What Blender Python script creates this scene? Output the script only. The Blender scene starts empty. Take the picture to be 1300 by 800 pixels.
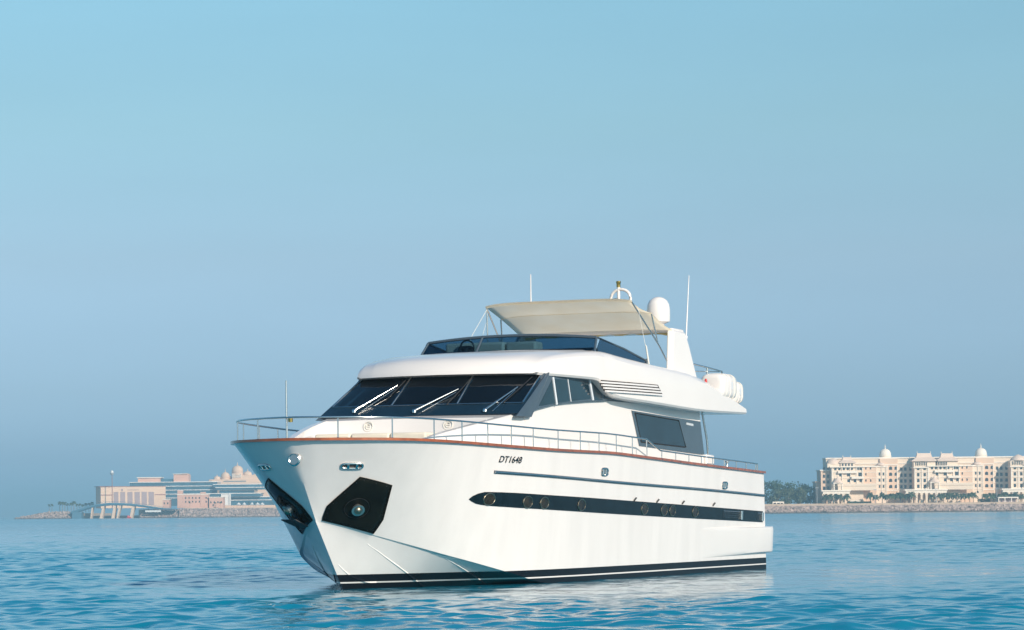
import bpy, bmesh, math, random
import numpy as np
from mathutils import Vector, Matrix, Euler
R = math.radians
S = bpy.context.scene
COL = S.collection
random.seed(11)

# ------------------------------------------------------------------ camera, sky, sun, exposure
F, CX, CY, ROLL, EYE = 3611., 650., 651., 0.009, 1.65
cam = bpy.data.cameras.new('camera')
cam.lens = 100.0; cam.sensor_width = 36.0; cam.sensor_fit = 'HORIZONTAL'
cam.shift_y = 251 / 1300.; cam.clip_start = 0.5; cam.clip_end = 30000
co = bpy.data.objects.new('camera', cam); COL.objects.link(co)
cr, sr = math.cos(ROLL), math.sin(ROLL)
co.matrix_world = Matrix(((cr, sr, 0, 0), (0, 0, -1, 0), (-sr, cr, 0, EYE), (0, 0, 0, 1)))
S.camera = co
SUN_AZ = (0.545, -0.838); SUN_EL = 25.0
W = bpy.data.worlds.new('World'); S.world = W; W.use_nodes = True
nt = W.node_tree; nt.nodes.clear()
out = nt.nodes.new('ShaderNodeOutputWorld'); bg = nt.nodes.new('ShaderNodeBackground')
sky = nt.nodes.new('ShaderNodeTexSky'); sky.sky_type = 'NISHITA'; sky.sun_disc = False
sky.sun_elevation = R(SUN_EL); sky.sun_rotation = math.atan2(SUN_AZ[0], SUN_AZ[1])
sky.air_density = 1.0; sky.dust_density = 1.0; sky.ozone_density = 3.0
hs = nt.nodes.new('ShaderNodeMix'); hs.data_type = 'RGBA'; hs.blend_type = 'MULTIPLY'; hs.inputs[0].default_value = 1.0
wtc = nt.nodes.new('ShaderNodeTexCoord'); wsx = nt.nodes.new('ShaderNodeSeparateXYZ'); nt.links.new(wtc.outputs['Generated'], wsx.inputs[0])
wrp = nt.nodes.new('ShaderNodeValToRGB'); nt.links.new(wsx.outputs['Z'], wrp.inputs['Fac'])
SKY_TINT = [(0.0, (.70, 1.16, 2.02)), (0.0045, (.68, 1.12, 1.95)), (0.02, (.58, .85, 1.42)), (0.0432, (.64, .815, 1.18)), (0.0889, (.81, .87, .98)), (0.1346, (.90, 1.02, .95)), (0.178, (.96, 1.16, 1.035)), (0.33, (.50, 1.00, 1.08))]
for k_, (po_, c_) in enumerate(SKY_TINT):
    e_ = wrp.color_ramp.elements[k_] if k_ < 2 else wrp.color_ramp.elements.new(po_)
    e_.position = po_; e_.color = c_ + (1,)
nt.links.new(wrp.outputs['Color'], hs.inputs[7])
wmp = nt.nodes.new('ShaderNodeMapping'); wmp.inputs['Scale'].default_value = (5, 5, 26); nt.links.new(wtc.outputs['Generated'], wmp.inputs[0])
wn = nt.nodes.new('ShaderNodeTexNoise'); wn.inputs['Scale'].default_value = 1.6; wn.inputs['Detail'].default_value = 5; nt.links.new(wmp.outputs[0], wn.inputs['Vector'])
wmr = nt.nodes.new('ShaderNodeMapRange'); wmr.inputs['From Min'].default_value = .3; wmr.inputs['From Max'].default_value = .7
wmr.inputs['To Min'].default_value = .985; wmr.inputs['To Max'].default_value = 1.017; nt.links.new(wn.outputs['Fac'], wmr.inputs['Value'])
wmx = nt.nodes.new('ShaderNodeVectorMath'); wmx.operation = 'SCALE'; nt.links.new(sky.outputs[0], wmx.inputs[0]); nt.links.new(wmr.outputs[0], wmx.inputs['Scale'])
nt.links.new(wmx.outputs[0], hs.inputs[6]); nt.links.new(hs.outputs[2], bg.inputs[0])
bg.inputs[1].default_value = 0.10
nt.links.new(bg.outputs[0], out.inputs[0])
sl = bpy.data.lights.new('sun', 'SUN'); sl.energy = 4.4; sl.angle = R(0.55); sl.color = (1.0, 0.872, 0.745)
so = bpy.data.objects.new('sun', sl); COL.objects.link(so)
sv = Vector((SUN_AZ[0] * math.cos(R(SUN_EL)), SUN_AZ[1] * math.cos(R(SUN_EL)), math.sin(R(SUN_EL))))
so.rotation_euler = sv.to_track_quat('Z', 'Y').to_euler(); so.location = (60, -60, 60)
vs = S.view_settings; vs.view_transform = 'Standard'; vs.look = 'None'; vs.exposure = 0.22; vs.gamma = 1.0
vs.use_curve_mapping = False
S.cycles.use_denoising = True
S.cycles.max_bounces = 8; S.cycles.transparent_max_bounces = 12
HAZE = 0.00027

# ------------------------------------------------------------------ helpers
def tag(o, label=None, cat=None, group=None, kind=None):
    if label: o['label'] = label
    if cat: o['category'] = cat
    if group: o['group'] = group
    if kind: o['kind'] = kind
    return o
def empty(name, loc=(0, 0, 0), rz=0, parent=None):
    o = bpy.data.objects.new(name, None); COL.objects.link(o)
    o.location = loc; o.rotation_euler = (0, 0, rz); o.empty_display_size = 0.3
    if parent: o.parent = parent
    return o
class MB:
    def __init__(self, boat=False): self.v = []; self.f = []; self.b = boat
    def add(self, vs, fs):
        n = len(self.v)
        self.v += [((p[0], -p[1], p[2]) if self.b else tuple(p)) for p in vs]
        self.f += [tuple(i + n for i in f) for f in fs]; return self
    def box(self, x0, x1, y0, y1, z0, z1):
        return self.add([(x0,y0,z0),(x1,y0,z0),(x1,y1,z0),(x0,y1,z0),(x0,y0,z1),(x1,y0,z1),(x1,y1,z1),(x0,y1,z1)],
                        [(0,3,2,1),(4,5,6,7),(0,1,5,4),(1,2,6,5),(2,3,7,6),(3,0,4,7)])
    def hexa(self, p): return self.add(p, [(0,3,2,1),(4,5,6,7),(0,1,5,4),(1,2,6,5),(2,3,7,6),(3,0,4,7)])
    def loft(self, rings, closed=True, caps=True):
        n = len(rings[0]); vs = [p for r in rings for p in r]; fs = []
        m = n if closed else n - 1
        for i in range(len(rings) - 1):
            for j in range(m):
                k = (j + 1) % n
                fs.append((i*n+j, i*n+k, (i+1)*n+k, (i+1)*n+j))
        if caps and closed:
            fs.append(tuple(reversed(range(n)))); fs.append(tuple(range((len(rings)-1)*n, len(rings)*n)))
        return self.add(vs, fs)
    def tube(self, path, r, n=8, closed=False):
        P = [Vector(p) for p in path]; rings = []; L = len(P)
        up = Vector((0, 0, 1))
        for i, p in enumerate(P):
            a = P[(i - 1) % L] if (closed or i > 0) else p
            b = P[(i + 1) % L] if (closed or i < L - 1) else p
            t = (b - a).normalized()
            if abs(t.dot(up)) > 0.98: up2 = Vector((1, 0, 0))
            else: up2 = up
            x = t.cross(up2).normalized(); y = x.cross(t)
            rr = r[i] if isinstance(r, (list, tuple)) else r
            rings.append([tuple(p + x * rr * math.cos(2*math.pi*k/n) + y * rr * math.sin(2*math.pi*k/n)) for k in range(n)])
        if closed: rings.append(rings[0]); return self.loft(rings, True, False)
        return self.loft(rings)
    def lathe(self, prof, c=(0, 0, 0), n=20, axis='z'):
        rings = []
        for r, h in prof:
            ring = []
            for k in range(n):
                a = 2 * math.pi * k / n; x, y = r * math.cos(a), r * math.sin(a)
                q = (x, y, h) if axis == 'z' else ((h, x, y) if axis == 'x' else (x, h, y))
                ring.append((c[0] + q[0], c[1] + q[1], c[2] + q[2]))
            rings.append(ring)
        return self.loft(rings)
    def plate(self, pts, off):        # flat polygon pushed out by vector off, as a closed slab
        n = len(pts); o = Vector(off)
        vs = [tuple(p) for p in pts] + [tuple(Vector(p) + o) for p in pts]
        fs = [tuple(range(n)), tuple(reversed(range(n, 2*n)))] + [(i, (i+1) % n, n + (i+1) % n, n + i) for i in range(n)]
        return self.add(vs, fs)
    def build(self, name, mat, parent=None, smooth=None, bevel=0, fix=True, seg=2):
        me = bpy.data.meshes.new(name); me.from_pydata(self.v, [], self.f)
        bm = bmesh.new(); bm.from_mesh(me)
        if fix:
            bmesh.ops.remove_doubles(bm, verts=bm.verts, dist=0.0002)
            bmesh.ops.recalc_face_normals(bm, faces=bm.faces)
        bm.to_mesh(me); bm.free()
        if smooth:
            me.shade_smooth(); me.set_sharp_from_angle(angle=R(smooth))
        me.materials.append(mat)
        o = bpy.data.objects.new(name, me); COL.objects.link(o)
        if parent: o.parent = parent
        if bevel:
            b = o.modifiers.new('bevel', 'BEVEL'); b.width = bevel; b.segments = seg; b.limit_method = 'ANGLE'; b.angle_limit = R(40)
            b.harden_normals = False
            if not smooth: me.shade_smooth(); me.set_sharp_from_angle(angle=R(40))
        return o

def material(name, col, rough=0.5, metal=0.0, var=0.06, scale=3.0, bump=0.0, bscale=20.0, coat=0.0, spec=0.5, trans=0.0):
    m = bpy.data.materials.new(name); m.use_nodes = True
    t = m.node_tree; p = t.nodes['Principled BSDF']
    p.inputs['Roughness'].default_value = rough; p.inputs['Metallic'].default_value = metal
    p.inputs['Specular IOR Level'].default_value = spec
    p.inputs['Coat Weight'].default_value = coat; p.inputs['Coat Roughness'].default_value = 0.04
    tc = t.nodes.new('ShaderNodeTexCoord')
    n = t.nodes.new('ShaderNodeTexNoise'); n.inputs['Scale'].default_value = scale; n.inputs['Detail'].default_value = 5
    t.links.new(tc.outputs['Object'], n.inputs['Vector'])
    r = t.nodes.new('ShaderNodeValToRGB')
    r.color_ramp.elements[0].position = 0.3; r.color_ramp.elements[1].position = 0.7
    r.color_ramp.elements[0].color = tuple(c * (1 - var) for c in col) + (1,)
    r.color_ramp.elements[1].color = tuple(min(1, c * (1 + var)) for c in col) + (1,)
    t.links.new(n.outputs['Fac'], r.inputs['Fac']); t.links.new(r.outputs['Color'], p.inputs['Base Color'])
    if bump:
        b = t.nodes.new('ShaderNodeBump'); b.inputs['Strength'].default_value = bump; b.inputs['Distance'].default_value = 0.02
        n2 = t.nodes.new('ShaderNodeTexNoise'); n2.inputs['Scale'].default_value = bscale; n2.inputs['Detail'].default_value = 4
        t.links.new(tc.outputs['Object'], n2.inputs['Vector'])
        t.links.new(n2.outputs['Fac'], b.inputs['Height']); t.links.new(b.outputs['Normal'], p.inputs['Normal'])
    return m
M = {}
M['gelcoat'] = material('white_gelcoat', (0.775, 0.722, 0.685), 0.22, var=0.015, scale=0.8, coat=0.35, bump=0.02, bscale=1.2)
M['deck'] = material('deck_nonskid', (0.74, 0.72, 0.67), 0.6, var=0.04, bump=0.2, bscale=120)
M['cushion'] = material('cream_cushion', (0.72, 0.64, 0.52), 0.75, var=0.05, bump=0.2, bscale=60)
M['wood'] = material('varnished_wood', (0.30, 0.075, 0.025), 0.2, var=0.35, scale=4, coat=0.6)
M['brushed'] = material('brushed_steel', (0.62, 0.59, 0.54), 0.42, metal=1.0, var=0.05)
M['steel'] = material('polished_steel', (0.68, 0.67, 0.65), 0.22, metal=1.0, var=0.03)
M['black'] = material('black_paint', (0.006, 0.008, 0.010), 0.12, var=0.2, coat=0.3)
M['stripe'] = material('dark_window_stripe', (0.007, 0.014, 0.019), 0.10, var=0.25, coat=0.0, spec=0.16)
M['glass'] = material('dark_tinted_glass', (0.003, 0.005, 0.008), 0.03, var=0.2, spec=0.22)
M['portglass'] = material('porthole_glass', (0.020, 0.015, 0.009), 0.08, var=0.9, scale=4, spec=0.4)  # brown base colour imitates bronze light reflected inside the portholes
M['bronze'] = material('bronzed_steel', (0.36, 0.30, 0.22), 0.36, metal=1.0, var=0.1)
M['cabglass'] = material('blue_tinted_glass', (0.010, 0.028, 0.042), 0.04, var=0.25, scale=1.5, spec=0.7)
M['frame'] = material('slate_window_frame', (0.060, 0.085, 0.110), 0.3, var=0.08)
M['wsframe'] = material('dark_blue_windshield_frame', (0.008, 0.024, 0.042), 0.2, var=0.1, spec=0.2)
M['panel'] = material('slate_panel', (0.055, 0.082, 0.105), 0.18, var=0.06, coat=0.3)
M['darkgap'] = material('dark_recess', (0.07, 0.06, 0.055), 0.6, var=0.1)
M['rubber'] = material('black_rubber', (0.015, 0.015, 0.016), 0.5, var=0.1)
M['brass'] = material('brass', (0.55, 0.38, 0.12), 0.3, metal=1.0)
M['red'] = material('red_plastic', (0.55, 0.03, 0.03), 0.4)
M['gold_trim'] = material('antique_gold_trim', (0.62, 0.56, 0.44), 0.4, var=0.1)
M['emblem'] = material('pale_relief', (0.70, 0.66, 0.58), 0.5, var=0.05)
M['silver_letters'] = material('silver_letters', (0.6, 0.63, 0.66), 0.3, var=0.02)
M['plate'] = material('anchor_plate', (0.007, 0.008, 0.006), 0.2, var=0.5, scale=2, coat=0.0, spec=0.10)
M['rope'] = material('white_rope', (0.7, 0.68, 0.62), 0.8)
M['hem'] = material('sun_tinted_canvas_hem', (0.62, 0.49, 0.22), 0.8, var=0.08, scale=6)  # yellow of sunlight on the rear valance is put into this colour

def canvas():
    m = bpy.data.materials.new('cream_canvas'); m.use_nodes = True; t = m.node_tree; t.nodes.clear()
    o = t.nodes.new('ShaderNodeOutputMaterial'); mx = t.nodes.new('ShaderNodeMixShader'); mx.inputs[0].default_value = 0.90
    d = t.nodes.new('ShaderNodeBsdfDiffuse'); tr = t.nodes.new('ShaderNodeBsdfTranslucent')
    n = t.nodes.new('ShaderNodeTexNoise'); n.inputs['Scale'].default_value = 1.6; n.inputs['Detail'].default_value = 6
    tc = t.nodes.new('ShaderNodeTexCoord'); t.links.new(tc.outputs['Object'], n.inputs['Vector'])
    r = t.nodes.new('ShaderNodeValToRGB'); r.color_ramp.elements[0].position = .35; r.color_ramp.elements[1].position = .7
    r.color_ramp.elements[0].color = (0.95, 0.87, 0.74, 1); r.color_ramp.elements[1].color = (0.98, 0.92, 0.81, 1)
    t.links.new(n.outputs['Fac'], r.inputs['Fac'])
    for q in (d, tr): t.links.new(r.outputs['Color'], q.inputs['Color'])
    b = t.nodes.new('ShaderNodeBump'); b.inputs['Strength'].default_value = .22; b.inputs['Distance'].default_value = .03
    mpc = t.nodes.new('ShaderNodeMapping'); mpc.inputs['Rotation'].default_value = (0, 0, .7); mpc.inputs['Scale'].default_value = (.5, 1.4, 1); t.links.new(tc.outputs['Object'], mpc.inputs['Vector'])
    n2 = t.nodes.new('ShaderNodeTexNoise'); n2.inputs['Scale'].default_value = 2.2; n2.inputs['Detail'].default_value = 4; t.links.new(mpc.outputs[0], n2.inputs['Vector'])
    t.links.new(n2.outputs['Fac'], b.inputs['Height']); t.links.new(b.outputs['Normal'], d.inputs['Normal']); t.links.new(b.outputs['Normal'], tr.inputs['Normal'])
    t.links.new(d.outputs[0], mx.inputs[1]); t.links.new(tr.outputs[0], mx.inputs[2]); t.links.new(mx.outputs[0], o.inputs[0])
    return m
M['canvas'] = canvas()
def tint_glass():
    m = bpy.data.materials.new('windscreen_tint'); m.use_nodes = True; t = m.node_tree; t.nodes.clear()
    o = t.nodes.new('ShaderNodeOutputMaterial'); mx = t.nodes.new('ShaderNodeMixShader')
    tr = t.nodes.new('ShaderNodeBsdfTransparent'); tr.inputs[0].default_value = (0.26, 0.40, 0.49, 1)
    g = t.nodes.new('ShaderNodeBsdfGlossy'); g.inputs['Roughness'].default_value = 0.03
    lw = t.nodes.new('ShaderNodeLayerWeight'); lw.inputs[0].default_value = .5
    pw = t.nodes.new('ShaderNodeMath'); pw.operation = 'POWER'; pw.inputs[1].default_value = 4; t.links.new(lw.outputs['Facing'], pw.inputs[0])
    f = t.nodes.new('ShaderNodeMath'); f.operation = 'MULTIPLY_ADD'; f.inputs[1].default_value = .5; f.inputs[2].default_value = .035; t.links.new(pw.outputs[0], f.inputs[0])
    n = t.nodes.new('ShaderNodeTexNoise'); n.inputs['Scale'].default_value = 0.7
    t.links.new(f.outputs[0], mx.inputs[0]); t.links.new(tr.outputs[0], mx.inputs[1]); t.links.new(g.outputs[0], mx.inputs[2])
    t.links.new(mx.outputs[0], o.inputs[0]); return m
M['tint'] = tint_glass()
def hull_paint():
    m = material('hull_paint', (0.785, 0.728, 0.69), 0.16, var=0.035, scale=1.0, coat=0.15, bump=0.09, bscale=0.8)
    t = m.node_tree
    nz = [n for n in t.nodes if n.type == 'TEX_NOISE'][0]; tx = [n for n in t.nodes if n.type == 'TEX_COORD'][0]
    mpp = t.nodes.new('ShaderNodeMapping'); mpp.inputs['Scale'].default_value = (2.2, 2.2, .35)
    t.links.new(tx.outputs['Object'], mpp.inputs['Vector']); t.links.new(mpp.outputs[0], nz.inputs['Vector']); p = t.nodes['Principled BSDF']; old = p.inputs['Base Color'].links[0].from_socket
    tc = [n for n in t.nodes if n.type == 'TEX_COORD'][0]
    sx = t.nodes.new('ShaderNodeSeparateXYZ'); t.links.new(tc.outputs['Object'], sx.inputs[0])
    mp = t.nodes.new('ShaderNodeMapRange'); mp.inputs['From Min'].default_value = -1; mp.inputs['From Max'].default_value = 1
    t.links.new(sx.outputs['Z'], mp.inputs['Value'])
    r = t.nodes.new('ShaderNodeValToRGB'); r.color_ramp.interpolation = 'CONSTANT'; e = r.color_ramp.elements
    e[0].position = 0; e[0].color = (0, 0, 0, 1); e[1].position = (1 + .125) / 2; e[1].color = (1, 1, 1, 1)
    k = e.new((1 + .153) / 2); k.color = (0, 0, 0, 1); k = e.new((1 + .32) / 2); k.color = (1, 1, 1, 1)
    t.links.new(mp.outputs[0], r.inputs['Fac'])
    mx = t.nodes.new('ShaderNodeMix'); mx.data_type = 'RGBA'; mx.inputs[6].default_value = (0.008, 0.010, 0.014, 1)
    t.links.new(r.outputs['Color'], mx.inputs[0]); t.links.new(old, mx.inputs[7]); t.links.new(mx.outputs[2], p.inputs['Base Color'])
    for nm, lo, hi in (('Specular IOR Level', .12, .5), ('Coat Weight', 0, .15)):
        q = t.nodes.new('ShaderNodeMapRange'); q.inputs['To Min'].default_value = lo; q.inputs['To Max'].default_value = hi
        t.links.new(r.outputs['Color'], q.inputs['Value']); t.links.new(q.outputs[0], p.inputs[nm])
    return m
M['hull'] = hull_paint()

# ------------------------------------------------------------------ water
def water_material():
    m = bpy.data.materials.new('sea_water'); m.use_nodes = True; t = m.node_tree; p = t.nodes['Principled BSDF']
    p.inputs['Base Color'].default_value = (0.0, 0.200, 0.305, 1)
    p.inputs['Roughness'].default_value = 0.03; p.inputs['IOR'].default_value = 1.33
    g = t.nodes.new('ShaderNodeNewGeometry')
    mp = t.nodes.new('ShaderNodeMapping'); mp.inputs['Scale'].default_value = (1.0, 1.5, 1.0)
    t.links.new(g.outputs['Position'], mp.inputs['Vector'])
    n = t.nodes.new('ShaderNodeTexNoise'); n.inputs['Scale'].default_value = 4.5; n.inputs['Detail'].default_value = 4
    n.inputs['Roughness'].default_value = .6
    t.links.new(mp.outputs[0], n.inputs['Vector'])
    b = t.nodes.new('ShaderNodeBump'); b.inputs['Strength'].default_value = 1.0; b.inputs['Distance'].default_value = 0.0045
    t.links.new(n.outputs['Fac'], b.inputs['Height'])
    n3 = t.nodes.new('ShaderNodeTexNoise'); n3.inputs['Scale'].default_value = 0.5; n3.inputs['Detail'].default_value = 3
    t.links.new(mp.outputs[0], n3.inputs['Vector'])
    b2 = t.nodes.new('ShaderNodeBump'); b2.inputs['Strength'].default_value = 1.0; b2.inputs['Distance'].default_value = 0.03
    t.links.new(n3.outputs['Fac'], b2.inputs['Height']); t.links.new(b.outputs['Normal'], b2.inputs['Normal'])
    sx = t.nodes.new('ShaderNodeSeparateXYZ'); t.links.new(g.outputs['Position'], sx.inputs[0])
    mr = t.nodes.new('ShaderNodeMapRange'); mr.inputs['From Min'].default_value = 110; mr.inputs['From Max'].default_value = 420
    mr.inputs['To Min'].default_value = .03; mr.inputs['To Max'].default_value = .16
    t.links.new(sx.outputs['Y'], mr.inputs['Value']); t.links.new(mr.outputs[0], b2.inputs['Distance'])
    mr2 = t.nodes.new('ShaderNodeMapRange'); mr2.inputs['From Min'].default_value = 150; mr2.inputs['From Max'].default_value = 800
    mr2.inputs['To Min'].default_value = .03; mr2.inputs['To Max'].default_value = .16
    t.links.new(sx.outputs['Y'], mr2.inputs['Value']); t.links.new(mr2.outputs[0], p.inputs['Roughness'])
    t.links.new(b2.outputs['Normal'], p.inputs['Normal'])
    return m
M['water'] = water_material()
def make_water():
    ys = [-380., -150., -60., -20., 0., 15., 26.]
    y = 33.
    while y < 210: ys.append(y); y *= 1.00122
    while y < 420: ys.append(y); y *= 1.0020
    while y < 8900: ys.append(y); y *= 1.06
    ys.append(8980.)
    ys = np.array(ys)
    u = np.concatenate([[-1, -.6, -.42, -.34], np.linspace(-.29, .29, 520), [.34, .42, .6, 1]])
    yy = ys[:, None]; half = np.maximum(45., np.abs(yy))
    far = np.clip((half - 420) / 8000, 0, 1)
    X = u[None, :] * half * 1.0; 
    X[:, 0] = -3980; X[:, -1] = 3980
    Yg = np.repeat(yy, len(u), 1)
    dy = np.gradient(ys)[:, None]
    rng = np.random.default_rng(5)
    Z = np.zeros_like(X); DX = np.zeros_like(X); DY = np.zeros_like(X)
    N = 120
    lam = np.exp(rng.uniform(math.log(0.34), math.log(6.0), N))
    main = math.radians(250)
    for i in range(N):
        th = main + rng.normal(0, 0.75)
        k = 2 * math.pi / lam[i]; kx, ky = k * math.cos(th), k * math.sin(th)
        slope = 0.0168 * (lam[i] / 2.0) ** -0.22
        if lam[i] > 1.9: slope *= (1.9 / lam[i]) ** 0.9
        a = slope / k
        fade = np.clip((lam[i] / (dy * 2.5)) - 1.0, 0, 1) * (np.abs(u)[None, :] < .3)
        ph = kx * X + ky * Yg + rng.uniform(0, 6.283)
        c, s_ = np.cos(ph), np.sin(ph)
        Z += a * fade * c
        DX -= a * fade * s_ * math.cos(th) * .8; DY -= a * fade * s_ * math.sin(th) * .8
    # patches of calmer and rougher water
    P = .75 + .35 * np.sin(X * .06 + 1.3 * np.sin(Yg * .031)) * np.sin(Yg * .045 + .8 * np.sin(X * .05))
    dx_, dy_ = X + 4.66, Yg - 60.6; th_ = R(23.8)          # calm water in the lee of the yacht
    bs = dx_*math.sin(th_) + dy_*math.cos(th_); bt = dx_*math.cos(th_) - dy_*math.sin(th_)
    lee = np.exp(-np.clip(np.abs(bt - 4) - 4, 0, None)**2/30.)*np.exp(-np.clip(np.abs(bs - 11) - 11, 0, None)**2/12.)
    P = P*(1 - .68*lee)
    Z *= P; DX *= P; DY *= P
    V = np.stack([X + DX, Yg + DY, Z], -1).reshape(-1, 3)
    nr, nc = X.shape
    idx = np.arange(nr * nc).reshape(nr, nc)
    q = np.stack([idx[:-1, :-1], idx[:-1, 1:], idx[1:, 1:], idx[1:, :-1]], -1).reshape(-1, 4)
    me = bpy.data.meshes.new('sea'); me.vertices.add(len(V)); me.vertices.foreach_set('co', V.ravel().astype(np.float32))
    me.loops.add(q.size); me.loops.foreach_set('vertex_index', q.ravel().astype(np.int32))
    me.polygons.add(len(q)); me.polygons.foreach_set('loop_start', np.arange(0, q.size, 4, dtype=np.int32))
    me.update(calc_edges=True); me.shade_smooth()
    me.materials.append(M['water'])
    o = bpy.data.objects.new('sea', me); COL.objects.link(o); tag(o, kind='structure')
make_water()

# ------------------------------------------------------------------ the yacht: curves of its hull
def pch(pts):
    xs = [a for a, b in pts]; ys = [b for a, b in pts]; n = len(xs)
    d = [(ys[i+1] - ys[i]) / (xs[i+1] - xs[i]) for i in range(n - 1)]
    m = [d[0]] + [0 if d[i-1]*d[i] <= 0 else 2*d[i-1]*d[i]/(d[i-1]+d[i]) for i in range(1, n-1)] + [d[-1]]
    def f(x):
        if x <= xs[0]: return ys[0]
        if x >= xs[-1]: return ys[-1]
        lo, hi = 0, n - 1
        while hi - lo > 1:
            k = (lo + hi) // 2
            if xs[k] <= x: lo = k
            else: hi = k
        h = xs[hi] - xs[lo]; t = (x - xs[lo]) / h
        return ys[lo]*(1+2*t)*(1-t)**2 + h*m[lo]*t*(1-t)**2 + ys[hi]*t*t*(3-2*t) + h*m[hi]*t*t*(t-1)
    return f
hb_deck = pch([(-.15,0),(-.1,.32),(0,.62),(.2,1.05),(.5,1.55),(1,2.0),(1.6,2.31),(2.5,2.52),(3.5,2.66),(5,2.8),(7,2.91),(9,2.96),(14,3.0),(20,2.95),(23.2,2.85)])
z_deck = pch([(-.15,3.25),(1,3.24),(3,3.2),(5,3.15),(8,3.1),(10.4,3.09),(13.4,3.0),(17,2.88),(22.7,2.72)])
hb_ch = pch([(1.02,0),(1.5,.42),(2.06,.83),(2.9,1.35),(3.55,1.75),(4.6,2.12),(5.85,2.45),(7.5,2.65),(10,2.78),(15,2.82),(23.1,2.77)])
z_ch = pch([(1.02,1.52),(2.06,1.2),(2.9,.96),(3.55,.77),(4.6,.54),(5.85,.28),(7.5,0),(10,-.12),(23.1,-.15)])
z_keel = pch([(1.02,1.50),(1.6,.80),(2.12,.18),(2.3,-.02),(2.9,-.45),(4,-.75),(7,-.9),(23.1,-.8)])
def rowpt(u, v):
    sd = -.15 + 22.8*u; sc = 1.02 + 22.08*u
    return sc + (sd-sc)*v, hb_ch(sc) + (hb_deck(sd)-hb_ch(sc))*v, z_ch(sc) + (z_deck(sd)-z_ch(sc))*v
def hull_t(s, z):
    lo, hi = 0., 1.
    for _ in range(36):
        u = (lo + hi) / 2; sd = -.15 + 22.8*u; sc = 1.02 + 22.08*u
        v = max(0, min(1.05, (z - z_ch(sc)) / (z_deck(sd) - z_ch(sc))))
        if sc + (sd - sc)*v < s: lo = u
        else: hi = u
    return rowpt(u, v)[1]
def hp(s, z, off=0., side=1):           # point on the topsides, pushed out along the hull's normal
    a = Vector((s, hull_t(s, z), z))
    if off:
        e = .04
        du = Vector((s+e, hull_t(s+e, z), z)) - a; dv = Vector((s, hull_t(s, z+e), z+e)) - a
        n = dv.cross(du).normalized()
        if n.y < 0: n = -n
        a = a + n*off
    return (a.x, a.y*side, a.z)

TH = R(23.8)
yacht = empty('motor_yacht', (-4.66, 60.6, 0), R(90) - TH)
tag(yacht, 'white two deck motor yacht at anchor with dark windows and cream sun awning on top', 'yacht')
def B(): return MB(boat=True)

def make_hull():
    us = [(i/70)**1.7 for i in range(71)]
    rings = []
    nv, nb = 12, 6
    for u in us:
        half = [rowpt(u, 1 - j/nv) for j in range(nv + 1)]           # sheer down to chine
        sc = 1.02 + 22.08*u; tc, zc = hb_ch(sc), z_ch(sc); zk = min(z_keel(sc), zc - .015)
        led = min(.10, .3*tc, .02 + .035*max(0, sc - 1.5))
        for j in range(nb + 1):
            w = j/nb
            t = (tc - led)*(1 - w); z = (zc - .012) + (zk - zc + .012)*(w**1.12)
            half.append((sc, max(t, 0.0), z))
        ring = half + [(s, -t, z) for s, t, z in reversed(half[:-1])]
        rings.append(ring)
    b = B(); b.loft(rings, closed=False, caps=False)
    n = len(rings[0]); base = len(us)*n - n
    b.f.append(tuple(range(base, base + n)))                        # transom
    o = b.build('hull', M['hull'], yacht, smooth=22)
    return o
hull = make_hull()
# spray rails on the bow bottom
def bottom_pt(s_c, w, off=0):
    tc, zc = hb_ch(s_c), z_ch(s_c); zk = min(z_keel(s_c), zc - .015); led = min(.10, .3*tc, .02 + .035*max(0, s_c - 1.5))
    t = (tc - led)*(1 - w); z = (zc - .012) + (zk - zc + .012)*(w**1.12)
    return Vector((s_c, t, z))
def spray(s0, w0, s1, w1, side):
    b = B(); rings = []
    for i in range(9):
        f = i/8; p = bottom_pt(s0 + (s1-s0)*f, w0 + (w1-w0)*f)
        h = .035*min(1, f*1.2 + .10)
        rings.append([(p.x, side*(p.y - .05), p.z + .01), (p.x, side*(p.y + h*.9), p.z - .01), (p.x, side*(p.y + .03), p.z + .06)])
    b.loft(rings); return b.build('spray_rail', M['hull'], hull)
for sd in (1, -1):
    spray(2.15, .20, 4.7, .54, sd); spray(1.9, .88, 2.9, .62, sd); spray(3.9, .03, 6.2, .28, sd)

# deck and its wooden cap rail
def make_deck():
    rows = []
    for i in range(61):
        s = -.1 + 22.6*(i/60)**1.5; t = max(hb_deck(s) - .03, .02); z = z_deck(s) - .015
        rows.append([(s, t*k/4, z + .03*(1 - (k/4)**2)) for k in range(-4, 5)])
    b = B(); b.loft(rows, closed=False); return b.build('deck', M['deck'], yacht, smooth=30, fix=False)
make_deck()
def sheer_path(side, s0, s1, n, dz=0, inset=0):
    pts = []
    for i in range(n + 1):
        s = s0 + (s1 - s0)*(i/n)**1.8
        pts.append((s, side*max(hb_deck(s) - inset, 0), z_deck(s) + dz))
    return pts
def cap():
    p = list(reversed(sheer_path(-1, -.15, 22.66, 60))) + sheer_path(1, -.15, 22.66, 60)[1:]
    rings = []
    for i, q in enumerate(p):
        a = Vector(p[max(i-1, 0)]); c = Vector(p[min(i+1, len(p)-1)]); t = (c - a).normalized()
        nrm = Vector((t.y, -t.x, 0)).normalized(); q = Vector(q)
        rings.append([tuple(q + nrm*x + Vector((0, 0, z))) for x, z in ((-.06,-.03),(.004,-.026),(.014,0.0),(.008,.03),(-.06,.03))])
    b = B(); b.loft(rings); return b.build('cap_rail', M['wood'], yacht, smooth=30)
cap()

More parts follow.
